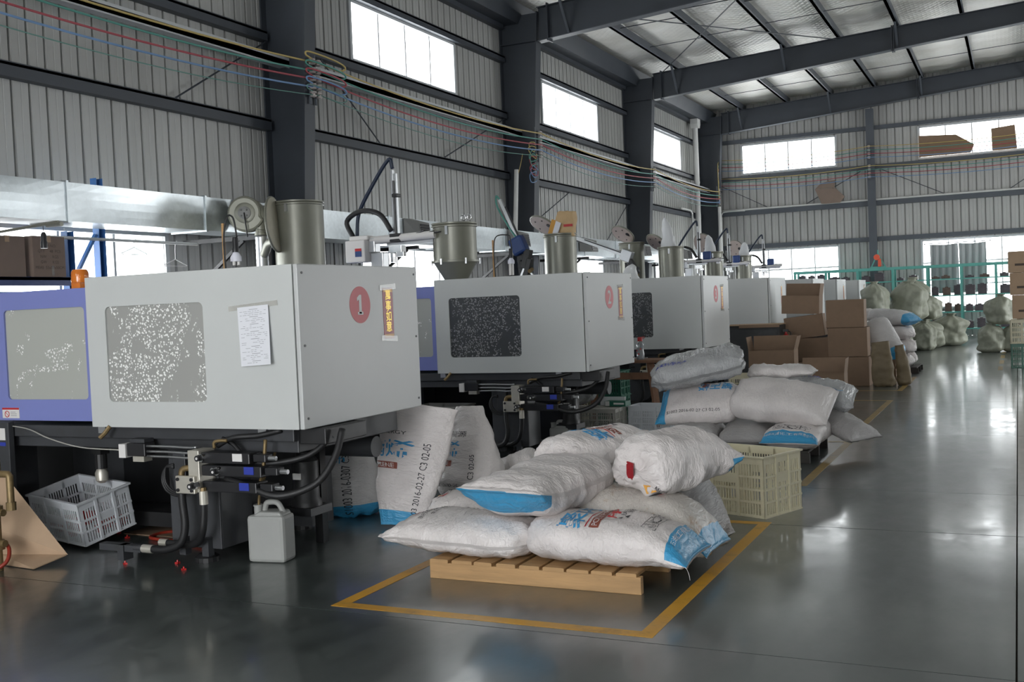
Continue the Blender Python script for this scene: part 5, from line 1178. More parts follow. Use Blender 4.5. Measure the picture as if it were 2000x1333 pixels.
# ------------------------------------------------------------------ sacks
def sack(label, c, ax, up, L, W, T, m, endA='seam', endB='seam', seed=0, wr=1.0, bend=0.0, nu=60, nt=48, sag=.72, flip=False, group='bags of plastic granulate', name='granulate_bag', prof=None, cat='bag', slump=0.0):
    """filled sack. u runs -1..1 along ax (printed base end at +1), th goes round; th 0..pi is the upper side"""
    c = Vector(c); X = Vector(ax).normalized(); Z = Vector(up); Z = (Z - X * Z.dot(X)).normalized(); Yv = Z.cross(X)
    off = Vector((seed * 3.17, seed * 1.31, seed * 2.71))
    def P(u, th):
        e = abs(u); k = endB if u > 0 else endA
        if k == 'seam':
            q = min(e / .965, 1.0); t = T / 2 * max(.018, (1 - q ** 3.4)) ** .62; w_ = W / 2 * (.96 + .07 * e ** 5)
        elif k == 'tuck':
            t = T / 2 * max(.03, 1 - e ** 7) ** .5; w_ = W / 2 * max(.05, 1 - .93 * e ** 9) ** .5
        elif k == 'open':
            t = T / 2; w_ = W / 2
        else:
            t = T / 2; w_ = W / 2
        if prof: a_, b_ = prof(u); w_ *= a_; t *= b_
        ct, st = math.cos(th), math.sin(th); n_ = .78
        x = u * L / 2; y = math.copysign(abs(ct) ** n_, ct) * w_; z = math.copysign(abs(st) ** n_, st) * t
        if z < 0: z *= sag
        # bow of the seam, bend, slump
        if k == 'seam': x -= math.copysign(.02 * e ** 4 * (1 - (y / (W / 2)) ** 2), -u) * -1
        z -= bend * u * u + slump * max(0, u) ** 2.5
        q = Vector((x, y, z)) + off
        nn = noise.noise(q * 5.5) * .016 + (1 - abs(noise.noise(q * 9.0 + Vector((5, 1, 2))))) ** 3 * .010 - .004 + noise.noise(q * 19) * .004
        if k == 'seam': nn += .007 * e ** 3 * math.sin(th * 13 + seed + 3 * noise.noise(q * 6)) * min(1, t / .02)
        if k == 'tuck' and e > .6: nn += (e - .6) * (.05 * noise.noise(q * 13) + .035 * abs(noise.noise(q * 24)))
        nn *= wr * min(1, .25 + t / .05)
        r = Vector((0, ct * .6, st)).normalized()
        d = r * nn + Vector((math.copysign(e ** 6, u) * nn * (1.2 if k == 'tuck' else .3), 0, 0))
        v = Vector((x, y, z)) + d
        return c + X * v.x + Yv * v.y + Z * v.z
    mb = MB(); mb.uv = []
    for i in range(nu + 1):
        u = -1 + 2 * i / nu; u = math.copysign(1 - (1 - abs(u)) ** 1.25, u)
        for j in range(nt):
            th = 2 * PI * j / nt; mb.v.append(tuple(P(u, th))); vv = j / nt
            mb.uv.append((u, (1 - vv) % 1.0 if flip else vv))
    for i in range(nu):
        for j in range(nt): mb.f.append((i*nt+j, i*nt+(j+1)%nt, (i+1)*nt+(j+1)%nt, (i+1)*nt+j)); mb.m.append(0)
    if endA != 'open': mb.f.append(tuple(range(nt - 1, -1, -1))); mb.m.append(0)
    mb.f.append(tuple(nu*nt + j for j in range(nt))); mb.m.append(0)
    o = mb.build(name, m, smooth=True); tag(o, label, cat, group)
    def D(u, th, lift=.0025):
        p = P(u, th); du = P(min(u + .01, 1), th) - P(max(u - .01, -1), th); dt = P(u, th + .02) - P(u, th - .02)
        n_ = du.cross(dt); n_ = n_.normalized() if n_.length > 1e-9 else Z
        if n_.dot(p - (c + X * (u * L / 2))) < 0: n_ = -n_
        return p + n_ * lift
    o_info = dict(o=o, D=D, L=L, W=W)
    return o_info
def on_sack(s, u0, th0, lift=.0028, turn=0):
    """map text plane (x right, y up) onto a sack's upper side. turn 0: reads across the sack, top towards -u; 1: reads along +u; 2: reads along -u; 3: across, top towards +u"""
    L, W = s['L'], s['W']; kt = PI / 2 / (W / 2) * .86
    if turn == 0: return lambda a, b: s['D'](u0 - b * 2 / L, th0 - a * kt, lift)
    if turn == 1: return lambda a, b: s['D'](u0 + a * 2 / L, th0 - b * kt, lift)
    if turn == 2: return lambda a, b: s['D'](u0 - a * 2 / L, th0 + b * kt, lift)
    return lambda a, b: s['D'](u0 + b * 2 / L, th0 + a * kt, lift)
def stext(s, nm, body, m, u0, th0, size, turn=0, bold=0.0, lift=.0028):
    mb = MB(); flat_text(mb, body, on_sack(s, u0, th0, lift, turn), size, bold); mb.build(nm, m, s['o'])
def spatch(s, nm, m, u0, th0, w_, h, turn=0, lift=.0022, n=14):
    f = on_sack(s, u0, th0, lift, turn); mb = MB(); k = max(2, int(n * h / max(w_, h)))
    mb.v = [tuple(f(-w_/2 + w_ * i / n, -h/2 + h * j / k)) for i in range(n + 1) for j in range(k + 1)]
    for i in range(n):
        for j in range(k): mb.f.append((i*(k+1)+j, (i+1)*(k+1)+j, (i+1)*(k+1)+j+1, i*(k+1)+j+1)); mb.m.append(0)
    mb.build(nm, m, s['o'], smooth=True)
def full_print(s, u=0.0, th=PI/2, turn=0, dt=0.0):
    """name, band, grade and handling marks of the granulate bag"""
    stext(s, 'product_name', '聚丙烯', MT['bagblue'], u - .12, th, .15, turn, .012)
    spatch(s, 'rule', MT['bagred'], u + .065, th, .40, .006, turn, .003)
    spatch(s, 'name_band', MT['bagbrown'], u + .165, th, .40, .055, turn); stext(s, 'band_text', 'POLYPROPYLENE', MT['bagwhite'], u + .165, th, .048, turn, .0, .004)
    stext(s, 'grade', 'PP', MT['bagred'], u + .30, th + .28 * (1 if turn == 0 else -1), .075, turn, .01)
    stext(s, 'grade_lines', '▲ 执行标准 GB/T', MT['black'], u + .40, th - .1, .030, turn); stext(s, 'grade_lines', '▲ 净含量 25kg', MT['black'], u + .46, th - .1, .030, turn)
def handling_marks(s, u, th, turn=0):
    for k, g in enumerate(('⚓', '☀', '☂')):
        f = on_sack(s, u, th - .42 * k, .003, turn); mb = MB()
        for a0, a1, b0, b1 in ((-.038, .038, .035, .038), (-.038, .038, -.038, -.035), (-.038, -.035, -.038, .038), (.035, .038, -.038, .038)):
            mb.add([f(a0, b0), f(a1, b0), f(a1, b1), f(a0, b1)], [(0, 1, 2, 3)])
        try: flat_text(mb, g, f, .06)
        except Exception: pass
        mb.build('handling_mark', MT['black'], s['o'])
def logo(s, u, th, turn=0, sc=1.0):
    f = on_sack(s, u, th, .003, turn)
    for k, m in enumerate(('bagred', 'black', 'bagorange')):
        mb = MB(); a = -.05 * sc + .034 * sc * k
        mb.add([f(a, -.035 * sc), f(a + .026 * sc, -.035 * sc), f(a + .034 * sc, .035 * sc), f(a + .008 * sc, .035 * sc)], [(0, 1, 2, 3)]); mb.build('logo_bar', MT[m], s['o'])
    stext(s, 'maker_name', '能源', MT['black'], u - .0, th - .35, .035, turn)

# ------------------------------------------------------------------ front pallet and its bags
def pallet(label, x0, x1, y0, y1, m, nb, gap=.012):
    t = thing('wooden_pallet', label, 'pallet', ((x0+x1)/2, (y0+y1)/2, 0), group='wooden pallets')
    for y in (y0, (y0+y1)/2 - .02, y1 - .04): MB().box(x0, x1, y, y + .04, 0, .09).build('stringer', m, t, bevel=.003)
    w_ = (x1 - x0) / nb; rn = random.Random(int(x0 * -100))
    for k in range(nb):
        mb = MB(); a = x0 + w_ * k + gap / 2; b = x0 + w_ * (k + 1) - gap / 2 - rn.uniform(0, .02); zt = .112 - rn.uniform(0, .004)
        e = .004; mb.prism([(a, .0905), (b, .0905), (b, zt - e), (b - e * 1.5, zt), (a + e * 1.5, zt), (a, zt - e)], lambda p, q: (p, y0 - .006, q), lambda p, q: (p, y1 + .004, q)); mb.build('deck_board', m, t)
    return t
pallet('pale wooden pallet under the front heap of bags', -3.0, -1.765, 5.10, 6.08, MT['wood'], 9)
A = sack('front left bag lying on the wooden pallet, plain white side out', (-2.875, 5.335, .207), (-1, .03, .015), (0, 0, 1), .90, .47, .25, MT['sackplain'], 'tuck', 'seam', 1)
spatch(A, 'rule', MT['bagred'], .66, PI * .66, .30, .010, 0); stext(A, 'net_weight', '25kg', MT['black'], .10, PI * .68, .055, 1); stext(A, 'fine_print', '执行标准：GB/T 12670', MT['black'], .52, PI * .62, .034, 3); stext(A, 'fine_print', '生产许可证 XK13', MT['black'], .42, PI * .62, .030, 3); stext(A, 'batch', '000', MT['ink'], .0, PI * .80, .03, 1)
B = sack('front right bag on the pallet with blue lettering and a blue end', (-1.985, 5.345, .218), (1, .02, -.02), (0, 0, 1), .92, .51, .28, MT['sack'], 'tuck', 'seam', 2, slump=.05)
full_print(B, -.28, PI * .42); handling_marks(B, .50, PI * .62)
stext(B, 'maker_line', '石油化工有限公司', MT['bagwhite'], .80, PI * .5, .032, 0)
C = sack('rust stained bag behind the front right bag on the pallet', (-1.97, 5.80, .240), (1, -.03, -.05), (0, 0, 1), .88, .46, .35, MT['sackstain'], 'tuck', 'seam', 3, slump=.12)
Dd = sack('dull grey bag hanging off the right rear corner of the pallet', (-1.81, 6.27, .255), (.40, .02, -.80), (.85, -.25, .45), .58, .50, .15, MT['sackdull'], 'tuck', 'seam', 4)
Hh = sack('bag with a small red logo at the left rear of the pallet', (-2.90, 5.86, .215), (1, .04, 0), (0, 0, 1), .94, .46, .27, MT['sackplain'], 'tuck', 'tuck', 5)
logo(Hh, -.80, PI * .62, 2, .8)
E_ = sack('large bag slanting over the others with its blue end facing front', (-2.475, 5.53, .455), (-.13, -.85, -.06), (0, 0, 1), .92, .54, .27, MT['sack'], 'tuck', 'seam', 6, flip=True, sag=1.0, slump=-.085)
F_ = sack('bag with a crumpled shiny end at the rear top of the front heap', (-2.44, 6.36, .535), (.42, .85, .04), (0, 0, 1), .86, .46, .31, MT['sack'], 'tuck', 'seam', 7, wr=1.3)
logo(F_, -.62, PI * .12, 2, 1.2); full_print(F_, -.1, PI * .35)
G_ = sack('fat bag with a crumpled end and dark red label on top at right', (-1.84, 5.98, .545), (.42, .88, .03), (0, 0, 1), .70, .45, .38, MT['sack'], 'tuck', 'seam', 8, wr=1.5, flip=True)
_g = Vector((.42, .88, .03)).normalized(); MB().obox(Vector((-1.84, 5.98, .555)) - _g * .362, (.05, .012, .10), Rz(math.atan2(.88, .42) - PI / 2) @ Re(.1, .15, 0)).build('red_label', MT['bannerred'], G_['o'], bevel=.004); stext(G_, 'batch_code', 'S1003 2016-02-27', MT['ink'], .25, PI * .05, .045, 1); logo(G_, -.80, PI * 1.35, 2, .9)
# dirty white granules and stitching ends at the bag seams
for s_, nm in ((B, 'thread'), (A, 'thread')):
    p = s_['D'](.995, PI * .95); MB().tube(spl([p, p + Vector((.02, -.02, -.03)), p + Vector((.025, -.02, -.06))], 4), .0012, 5).build('loose_thread', MT['bagwhite'], s_['o'], smooth=True)

# ------------------------------------------------------------------ part-used bags standing by machine one
I_ = sack('slumped half full bag standing behind machine one', (-4.50, 6.55, .25), (.10, -.02, -1), (.3, -1, .1), .52, .46, .34, MT['sackboth'], 'tuck', 'tuck', 11, wr=1.4, name='part_used_bag', sag=1,
          prof=lambda u: (1.0 - .42 * max(0, -u - .1) ** 1.2 - .12 * max(0, u), 1.0 - .6 * max(0, -u) ** 1.2))
stext(I_, 'batch_code', 'S1003 2016-0307 C3', MT['black'], .05, PI * .48, .05, 2); stext(I_, 'product_name', '丙烯', MT['bagblue'], -.72, PI * .66, .10, 0)
J_ = sack('tall open empty bag hanging down beside the end of machine one', (-3.86, 6.36, .405), (-.06, -.30, -1), (.25, -1, .2), .86, .40, .10, MT['sack'], 'open', 'seam', 12, wr=1.1, name='part_used_bag', sag=1,
          prof=lambda u: (1.22 - .18 * u - .45 * max(0, u - .2) ** 1.5, 1.3 - .6 * max(0, u)))
stext(J_, 'product_name', '丙烯', MT['bagblue'], -.24, PI * .74, .13, 0, .01); spatch(J_, 'name_band', MT['bagbrown'], .02, PI * .76, .17, .045); stext(J_, 'band_text', 'PYLENE', MT['bagwhite'], .02, PI * .76, .042, 0, 0, .004); stext(J_, 'batch_code', 'S1003 2016-02-27 C3 02-05', MT['black'], .28, PI * .38, .05, 2); stext(J_, 'maker_name', '能源 ENERGY', MT['black'], -.52, PI * .76, .035, 0)
K_ = sack('pointed part full bag standing between machines one and two', (-3.86, 7.25, .365), (.02, -.10, -1), (-.1, -1, .1), .74, .54, .34, MT['sackplain'], 'open', 'tuck', 13, wr=1.3, name='part_used_bag', sag=1,
          prof=lambda u: (.42 + .58 * min(1, (u + 1) / 1.3) ** .8, .25 + .75 * min(1, (u + 1) / 1.5)))
stext(K_, 'product_name', '丙烯', MT['bagblue'], -.10, PI * .70, .13, 0, .01); spatch(K_, 'name_band', MT['bagbrown'], .18, PI * .72, .17, .045); stext(K_, 'band_text', 'LENE', MT['bagwhite'], .18, PI * .70, .042, 0, 0, .004); stext(K_, 'batch_code', 'C3 02-05', MT['black'], .25, PI * .40, .05, 2); stext(K_, 'standard_no', 'GB/T 12670-2008', MT['black'], .62, PI * .62, .032, 0); stext(K_, 'maker_name', '古海能源', MT['black'], -.42, PI * .62, .05, 0)
sack('small crumpled white bag on the floor behind the pointed one', (-3.72, 7.72, .16), (.9, .2, .25), (0, 0, 1), .46, .34, .26, MT['sackplain'], 'tuck', 'tuck', 14, wr=1.8, nu=36, nt=30, name='part_used_bag')

# ------------------------------------------------------------------ second pallet and its bags
pallet('dark oily pallet under the second heap of bags', -2.95, -1.69, 9.52, 10.52, MT['woodblack'], 9)
g2 = 'bags of plastic granulate'
k2 = dict(nu=44, nt=36)
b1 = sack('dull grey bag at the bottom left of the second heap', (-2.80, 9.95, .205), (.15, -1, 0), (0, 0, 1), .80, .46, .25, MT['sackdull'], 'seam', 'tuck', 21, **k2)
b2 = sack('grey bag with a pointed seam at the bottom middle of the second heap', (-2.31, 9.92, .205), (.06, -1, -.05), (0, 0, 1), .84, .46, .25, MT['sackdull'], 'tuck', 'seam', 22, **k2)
b3 = sack('bag with a broad blue printed end at the bottom right of the second heap', (-1.84, 9.86, .212), (-.05, -1, -.06), (0, 0, 1), .90, .50, .27, MT['sack'], 'tuck', 'seam', 23, **k2)
stext(b3, 'maker_line', '神华包头煤化工有限责任公司', MT['bagwhite'], .84, PI / 2, .030, 0); handling_marks(b3, .62, PI * .62)
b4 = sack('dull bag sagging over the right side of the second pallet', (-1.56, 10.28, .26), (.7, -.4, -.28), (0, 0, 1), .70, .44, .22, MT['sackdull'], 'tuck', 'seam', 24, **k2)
b5 = sack('bag with a blue left end and blue lettering in the second heap', (-2.79, 9.98, .465), (-1, -.05, -.06), (.0, -.55, .85), .80, .50, .29, MT['sack'], 'tuck', 'seam', 25, **k2)
stext(b5, 'batch_code', 'S1003 2016-02-27 C3 02-05', MT['black'], .05, PI * .22, .045, 2); stext(b5, 'product_name', '聚丙烯', MT['bagblue'], -.42, PI * .62, .11, 1, .01); spatch(b5, 'name_band', MT['bagbrown'], -.18, PI * .68, .12, .06, 0)
b6 = sack('broad plain bag at the right of the second heap with a stamped date', (-1.99, 9.92, .50), (1, -.06, -.09), (0, -.5, .87), .92, .52, .32, MT['sackplain'], 'tuck', 'seam', 26, **k2)
stext(b6, 'batch_code', '020-20 C3 72-20-9102 S1003', MT['ink'], -.02, PI * .14, .045, 1)
spatch(b6, 'blue_end', MT['bagblue'], .86, PI * .10, .05, .20, 0, .003)
b7 = sack('shiny grey film bag on top at the left of the second heap', (-2.80, 10.02, .815), (-.97, -.18, -.20), (0, -.2, 1), .88, .52, .33, MT['sackgrey'], 'tuck', 'tuck', 27, wr=1.7, **k2)
stext(b7, 'recycled_mark', '再生料/聚丙烯', MT['bluep'], .52, PI * .30, .05, 2)
b8 = sack('silvery film bag behind the stamped bag of the second heap', (-1.84, 10.46, .50), (1, .03, -.05), (0, -.3, 1), .86, .42, .36, MT['sackgrey'], 'tuck', 'seam', 28, wr=1.8, **k2)
stext(b8, 'printed_row', 'HDPE  25KG  HDPE', MT['bluep'], -.25, PI * .40, .05, 1)
b9 = sack('loose white film heaped on the second pile', (-2.10, 10.55, .735), (1, .05, .0), (0, 0, 1), .62, .36, .14, MT['sackplain'], 'tuck', 'seam', 29, wr=1.8, **k2)
# ------------------------------------------------------------------ cartons
def open_carton(label, loc, rz, W, D, H, m, flaps=((0, .4), (1, -.3)), group='brown cartons', rot=None, tape=True):
    t = thing('open_carton', label, 'carton', loc, rz, group, rot=rot); th = .006
    for nm, b in (('front_panel', (-W/2, W/2, -D/2, -D/2 + th)), ('back_panel', (-W/2, W/2, D/2 - th, D/2)), ('left_panel', (-W/2, -W/2 + th, -D/2 + th, D/2 - th)), ('right_panel', (W/2 - th, W/2, -D/2 + th, D/2 - th))):
        MB().box(*b, 0, H).build(nm, m, t, local=True)
    MB().box(-W/2 + th, W/2 - th, -D/2 + th, D/2 - th, 0, .008).build('bottom', m, t, local=True)
    for sd, an in flaps:      # 0 front 1 back 2 left 3 right; angle outwards from upright
        l = D * .45 if sd < 2 else D * .45
        mb = MB()
        if sd < 2:
            s_ = -1 if sd == 0 else 1; R = Matrix.Rotation(-s_ * an, 3, 'X'); c = Vector((0, s_ * (D/2 - th/2), H)) + R @ Vector((0, 0, l/2)); mb.obox(c, (W - .01, th, l), R)
        else:
            s_ = -1 if sd == 2 else 1; R = Matrix.Rotation(s_ * an, 3, 'Y'); c = Vector((s_ * (W/2 - th/2), 0, H)) + R @ Vector((0, 0, l/2)); mb.obox(c, (th, D - .01, l), R)
        mb.build('flap', m, t, local=True)
    if tape: MB().box(-.03, .03, -D/2 - .0012, -D/2, 0, H * .96).build('seam_tape', m if not tape else MT['card'], t, local=True)
    return t
open_carton('open brown carton with raised flaps between the benches and stacks', (-3.32, 16.0, 0), .05, .66, .45, .68, MT['card'], ((1, .10), (3, .25), (2, .15)))
open_carton('open carton with pale inside beside the second heap of bags', (-2.32, 14.2, 0), .04, .58, .42, .46, MT['card'], ((3, .12), (1, .3)))
# leaning stack of four
z = 0
for k, (dx, ry, h, w_, lab) in enumerate(((0, 0, .38, .60, 'lowest carton of the leaning stack'), (.02, .0, .38, .62, 'second carton of the leaning stack'), (-.03, -.10, .36, .62, 'third carton of the leaning stack, tipped'), (-.10, .04, .30, .60, 'top open carton of the leaning stack'))):
    if k < 3:
        t = thing('carton', lab, 'carton', (-3.14 + dx, 18.0, z), 0, 'brown cartons', rot=(0, ry, .03 * k))
        MB().box(-w_/2, w_/2, -.22, .22, 0, h).build('body', MT['card'], t, local=True, bevel=.006)
        MB().box(-w_/2, w_/2, -.005, .005, h, h + .002).build('flap_gap', MT['print'], t, local=True)
        MB().box(-.03, .03, -.2212, -.2202, h * .7, h).build('tape', MT['card'], t, local=True)
        z += h + .005 + (.032 if k == 2 else 0)
    else: open_carton(lab, (-3.14 + dx, 18.0, z), .02, w_, .44, h, MT['card'], ((1, .05), (3, .1)), rot=(0, ry, .03), tape=False)
z = 0
for k, (dx, h, w_, lab) in enumerate(((.03, .46, .58, 'lowest carton of the straight stack'), (.0, .46, .60, 'middle carton of the straight stack'), (-.03, .44, .58, 'top carton of the straight stack'))):
    t = thing('carton', lab, 'carton', (-2.46 + dx, 17.68, z), .02 * k, 'brown cartons')
    MB().box(-w_/2, w_/2, -.22, .22, 0, h).build('body', MT['card'], t, local=True, bevel=.006)
    MB().box(-w_/2 + .001, w_/2 - .001, -.006, .006, h, h + .002).build('flap_gap', MT['print'], t, local=True)
    MB().box(-.03, .03, -.2212, -.2202, h * .7, h).build('tape', MT['card'], t, local=True)
    z += h + .006
z = .885
for k, (dx, h, w_, lab) in enumerate(((.02, .42, .60, 'lower carton of the stack at the right edge'), (.0, .40, .62, 'middle carton of the stack at the right edge'), (-.03, .38, .60, 'top carton of the stack at the right edge'))):
    t = thing('carton', lab, 'carton', (.18 + dx, 21.3, z), .02 * k, 'brown cartons')
    MB().box(-w_/2, w_/2, -.2, .2, 0, h).build('body', MT['card2'], t, local=True, bevel=.006)
    MB().box(-.2, .2, -.2012, -.2002, .12, .16).build('print_line', MT['print'], t, local=True)
    MB().box(-w_/2 + .001, w_/2 - .001, -.02, .02, h, h + .0015).build('tape', MT['tape'], t, local=True)
    z += h + .004

# dark metal bench with a cardboard sheet on it, fire extinguisher beside
db = thing('metal_bench', 'dark stained metal bench with cardboard on top, behind machine three', 'bench', (-3.85, 17.25, 0))
MB().box(-4.28, -3.42, 17.0, 17.5, .05, 1.02).build('body', MT['darkmetal'], db, bevel=.008)
MB().box(-4.24, -3.46, 16.985, 17.0, .12, .95).build('front_sheet', MT['darkmetal'], db); MB().box(-4.25, -3.45, 17.03, 17.47, 0, .05).build('plinth', MT['irond'], db)
cs = thing('cardboard_sheet', 'flat cardboard sheet covering the dark metal bench', 'cardboard', (-3.85, 17.25, 1.021))
MB().box(-4.30, -3.41, 16.96, 17.52, 1.021, 1.035).build('sheet', MT['card2'], cs); MB().box(-4.05, -3.41, 16.950, 16.96, .985, 1.034).build('bent_edge', MT['card'], cs)
fe = thing('fire_extinguisher', 'small red fire extinguisher beside the leaning cartons', 'extinguisher', (-3.36, 17.2, 0))
MB().box(-3.42, -3.30, 17.13, 17.27, 0, .52).build('stand', MT['darkmetal'], fe)
MB().lathe([(.05, .521), (.055, .54), (.055, .80), (.04, .85), (.018, .87), (.018, .90)], (-3.36, 17.2, 0), 18).build('cylinder', MT['red'], fe, smooth='auto')
MB().box(-3.40, -3.32, 17.18, 17.22, .90, .94).build('handle', MT['blackp'], fe); MB().tube(spl([(-3.34, 17.2, .91), (-3.28, 17.18, .88), (-3.29, 17.16, .70)], 5), .009, 6).build('hose', MT['rubber'], fe, smooth=True)
MB().box(-3.395, -3.325, 17.143, 17.146, .62, .74).build('label', MT['warn'], fe)

# ------------------------------------------------------------------ sacks with a tied neck
def tied_sack(label, x, y, z0, r, h, m, seed, lean=(0, 0), sx=1.0, sy=1.0, knot=True, group='green woven sacks', name='woven_sack'):
    mb = MB(); mb.uv = None; nu, nt = 34, 44; sx *= 1 + .14 * math.sin(seed * 2.3); sy *= 1 + .14 * math.cos(seed * 1.7)
    def P(b, th):
        q = Vector((math.cos(th) * 1.3 + seed * 2.1, math.sin(th) * 1.3 - seed, b * 2.2))
        rr = r * min(1.0, (b / .10 + .22) ** .35)
        if b > .55: rr *= max(.15, (1 - ((b - .55) / .37) ** 2.8 * .84)) if b < .92 else .14 + (b - .92) * 2.2
        rr *= 1 + .32 * noise.noise(q * .9) + .14 * noise.noise(q * 2.2) + .05 * noise.noise(q * 5)
        rr += r * (.16 * (.35 - abs(noise.noise(Vector((math.cos(th) * 2.2, math.sin(th) * 2.2, b * 1.6 + seed * 3.3)))))  + .10 * (.3 - abs(noise.noise(Vector((math.cos(th) * 4.5 + seed, math.sin(th) * 4.5, b * 4))))))
        rr *= 1 + .10 * (b - .3) * math.sin(th * 11 + 4 * noise.noise(q)) if b > .3 else 1
        return (x + rr * math.cos(th) * sx + lean[0] * b * b, y + rr * math.sin(th) * sy + lean[1] * b * b, z0 + h * (b ** .85) + (.02 * noise.noise(q * 3) if 0.05 < b < .95 else 0))
    mb.v = [P(i / nu, 2 * PI * j / nt) for i in range(nu + 1) for j in range(nt)]
    for i in range(nu):
        for j in range(nt): mb.f.append((i*nt+j, i*nt+(j+1)%nt, (i+1)*nt+(j+1)%nt, (i+1)*nt+j)); mb.m.append(0)
    mb.f += [tuple(range(nt - 1, -1, -1)), tuple(nu*nt + j for j in range(nt))]; mb.m += [0, 0]
    o = mb.build(name, m, smooth=True); tag(o, label, 'sack', group)
    c = P(.885, 0); cx = x + lean[0] * .78; cy = y + lean[1] * .78
    MB().lathe([(r * .15, -.010), (r * .17, 0), (r * .15, .010)], (cx, cy, z0 + h * .915), 12).build('tie', MT['bagwhite'], o, smooth=True)
    return o
G1 = MT['sackgreen']
tied_sack('fat green sack standing at the front of the far green heap', -1.62, 29.6, 0, .36, .82, G1, 1, (.05, 0))
tied_sack('green sack at the near left bottom of the far heap', -2.06, 27.6, 0, .30, .70, G1, 2)
tied_sack('green sack at the bottom behind the white bags', -2.10, 28.6, 0, .33, .72, G1, 3)
tied_sack('green sack low in the middle of the far heap', -2.75, 28.1, 0, .34, .74, G1, 4)
tied_sack('green sack leaning on the far heap, upper right', -2.02, 28.9, .70, .30, .66, G1, 5, (-.06, 0))
tied_sack('pale green sack on top of the far heap', -2.45, 28.0, .72, .37, .98, G1, 6, (.03, 0))
tied_sack('dark olive sack on top left of the far heap', -3.14, 27.5, .86, .30, .86, G1, 7, (-.06, 0))
tied_sack('green sack under the dark olive one', -3.16, 27.4, 0, .33, .88, G1, 8)
tied_sack('tallest green sack at the back of the far heap', -2.52, 29.4, .74, .34, 1.06, G1, 9, (.06, 0))
tied_sack('green sack at the bottom back of the far heap', -2.62, 29.6, 0, .38, .78, G1, 10)
tied_sack('round green sack stacked on two others by the aisle at right', -.36, 26.3, .62, .30, .68, G1, 11)
tied_sack('lower left green sack by the aisle at right', -.58, 26.2, 0, .24, .66, G1, 12)
tied_sack('lower right green sack by the aisle at right', -.08, 26.3, 0, .28, .66, G1, 13)
sack('brown sack standing against the straight carton stack', (-1.94, 17.40, .345), (.06, 0, -1), (.1, -1, 0), .70, .34, .20, MT['sackbrown'], 'open', 'tuck', 14, wr=1.4, nu=36, nt=30, sag=1, name='woven_sack', group='brown woven sacks', cat='sack', prof=lambda u: (.92 + .12 * u, .6 + .4 * (u + 1) / 2))
sack('small brown sack at the foot of the white bag stack', (-1.66, 17.60, .31), (.12, 0, -1), (.3, -1, 0), .64, .24, .18, MT['sackbrown'], 'open', 'tuck', 15, wr=1.4, nu=36, nt=30, sag=1, name='woven_sack', group='brown woven sacks', cat='sack', prof=lambda u: (.75 + .25 * u, .6 + .4 * (u + 1) / 2))

# ------------------------------------------------------------------ white bags stacked along the aisle
pallet('dark pallet under the white bags along the aisle', -2.75, -1.62, 20.0, 21.0, MT['woodblack'], 8)
k3 = dict(nu=34, nt=28)
for i, (c, ax, L, W, T, m, lab) in enumerate([
    ((-2.2, 20.3, .215), (1, 0, 0), .95, .50, .28, 'sackplain', 'white bag at the bottom front of the aisle stack'),
    ((-2.2, 20.80, .215), (1, 0, 0), .95, .46, .28, 'sackplain', 'white bag at the bottom back of the aisle stack'),
    ((-2.16, 20.3, .455), (1, .05, 0), .96, .50, .28, 'sackplain', 'white bag in the second layer of the aisle stack'),
    ((-2.2, 20.80, .455), (1, 0, 0), .92, .46, .28, 'sackplain', 'white bag at the back of the second layer'),
    ((-2.18, 20.35, .700), (1, -.04, 0), .94, .52, .30, 'sackplain', 'white bag in the third layer of the aisle stack'),
    ((-2.2, 20.85, .695), (1, 0, 0), .92, .46, .28, 'sackplain', 'white bag at the back of the third layer'),
    ((-2.06, 20.4, .975), (.9, -.35, -.10), .90, .52, .32, 'sackboth', 'white bag with a blue end on top of the aisle stack'),
    ((-2.52, 20.75, .98), (.3, -1, 0), .80, .44, .34, 'sackplain', 'round ended white bag on top left of the aisle stack')]):
    sack(lab, c, ax, (0, 0, 1), L, W, T, MT[m], 'tuck', 'seam' if i == 6 else 'tuck', 40 + i, wr=1.5, **k3)
sack('white bag with a blue band leaning beside the straight carton stack', (-2.02, 18.45, .68), (.45, -.35, -.75), (.2, -1, .3), .80, .46, .30, MT['sackboth'], 'tuck', 'tuck', 50, wr=1.2, **k3)
MB_ = MB().box(-2.25, -1.82, 18.25, 18.65, 0, .36).build('carton_block', MT['card'], bevel=.006); tag(MB_, 'low brown carton propping up the leaning blue banded bag', 'carton', 'brown cartons')

# ------------------------------------------------------------------ jerrycans, bottle, bench and small things
def jerrycan(label, x, y, rz, w_, d, h, m):
    t = thing('jerrycan', label, 'jerrycan', (x, y, 0), rz, 'translucent jerrycans')
    MB().box(-w_/2, w_/2, -d/2, d/2, 0, h * .80).build('body', m, t, local=True, bevel=.022)
    MB().prism([(-w_/2 + .03, h*.78), (w_/2 - .012, h*.78), (w_/2 - .03, h*.86), (-w_/2 + .08, h*.86)], lambda a, b: (a, -d/2 + .012, b), lambda a, b: (a, d/2 - .012, b)).build('shoulder', m, t, local=True, bevel=.012)
    MB().tube(spl([(-w_*.16, 0, h*.82), (-w_*.10, 0, h*.97), (w_*.02, 0, h*1.0), (w_*.22, 0, h*.98), (w_*.36, 0, h*.82)], 6), .017, 10).build('handle', m, t, local=True, smooth=True)
    MB().lathe([(.026, h*.78), (.026, h*.93), (.030, h*.93), (.030, h*.955), (.020, h*.955), (.020, h*.85)], (-w_*.33, 0, 0), 18).build('neck', m, t, local=True, smooth='auto')
    return t
jerrycan('milky jerrycan with a drain tube beside machine one', -4.17, 5.20, .15, .25, .155, .36, MT['can'])
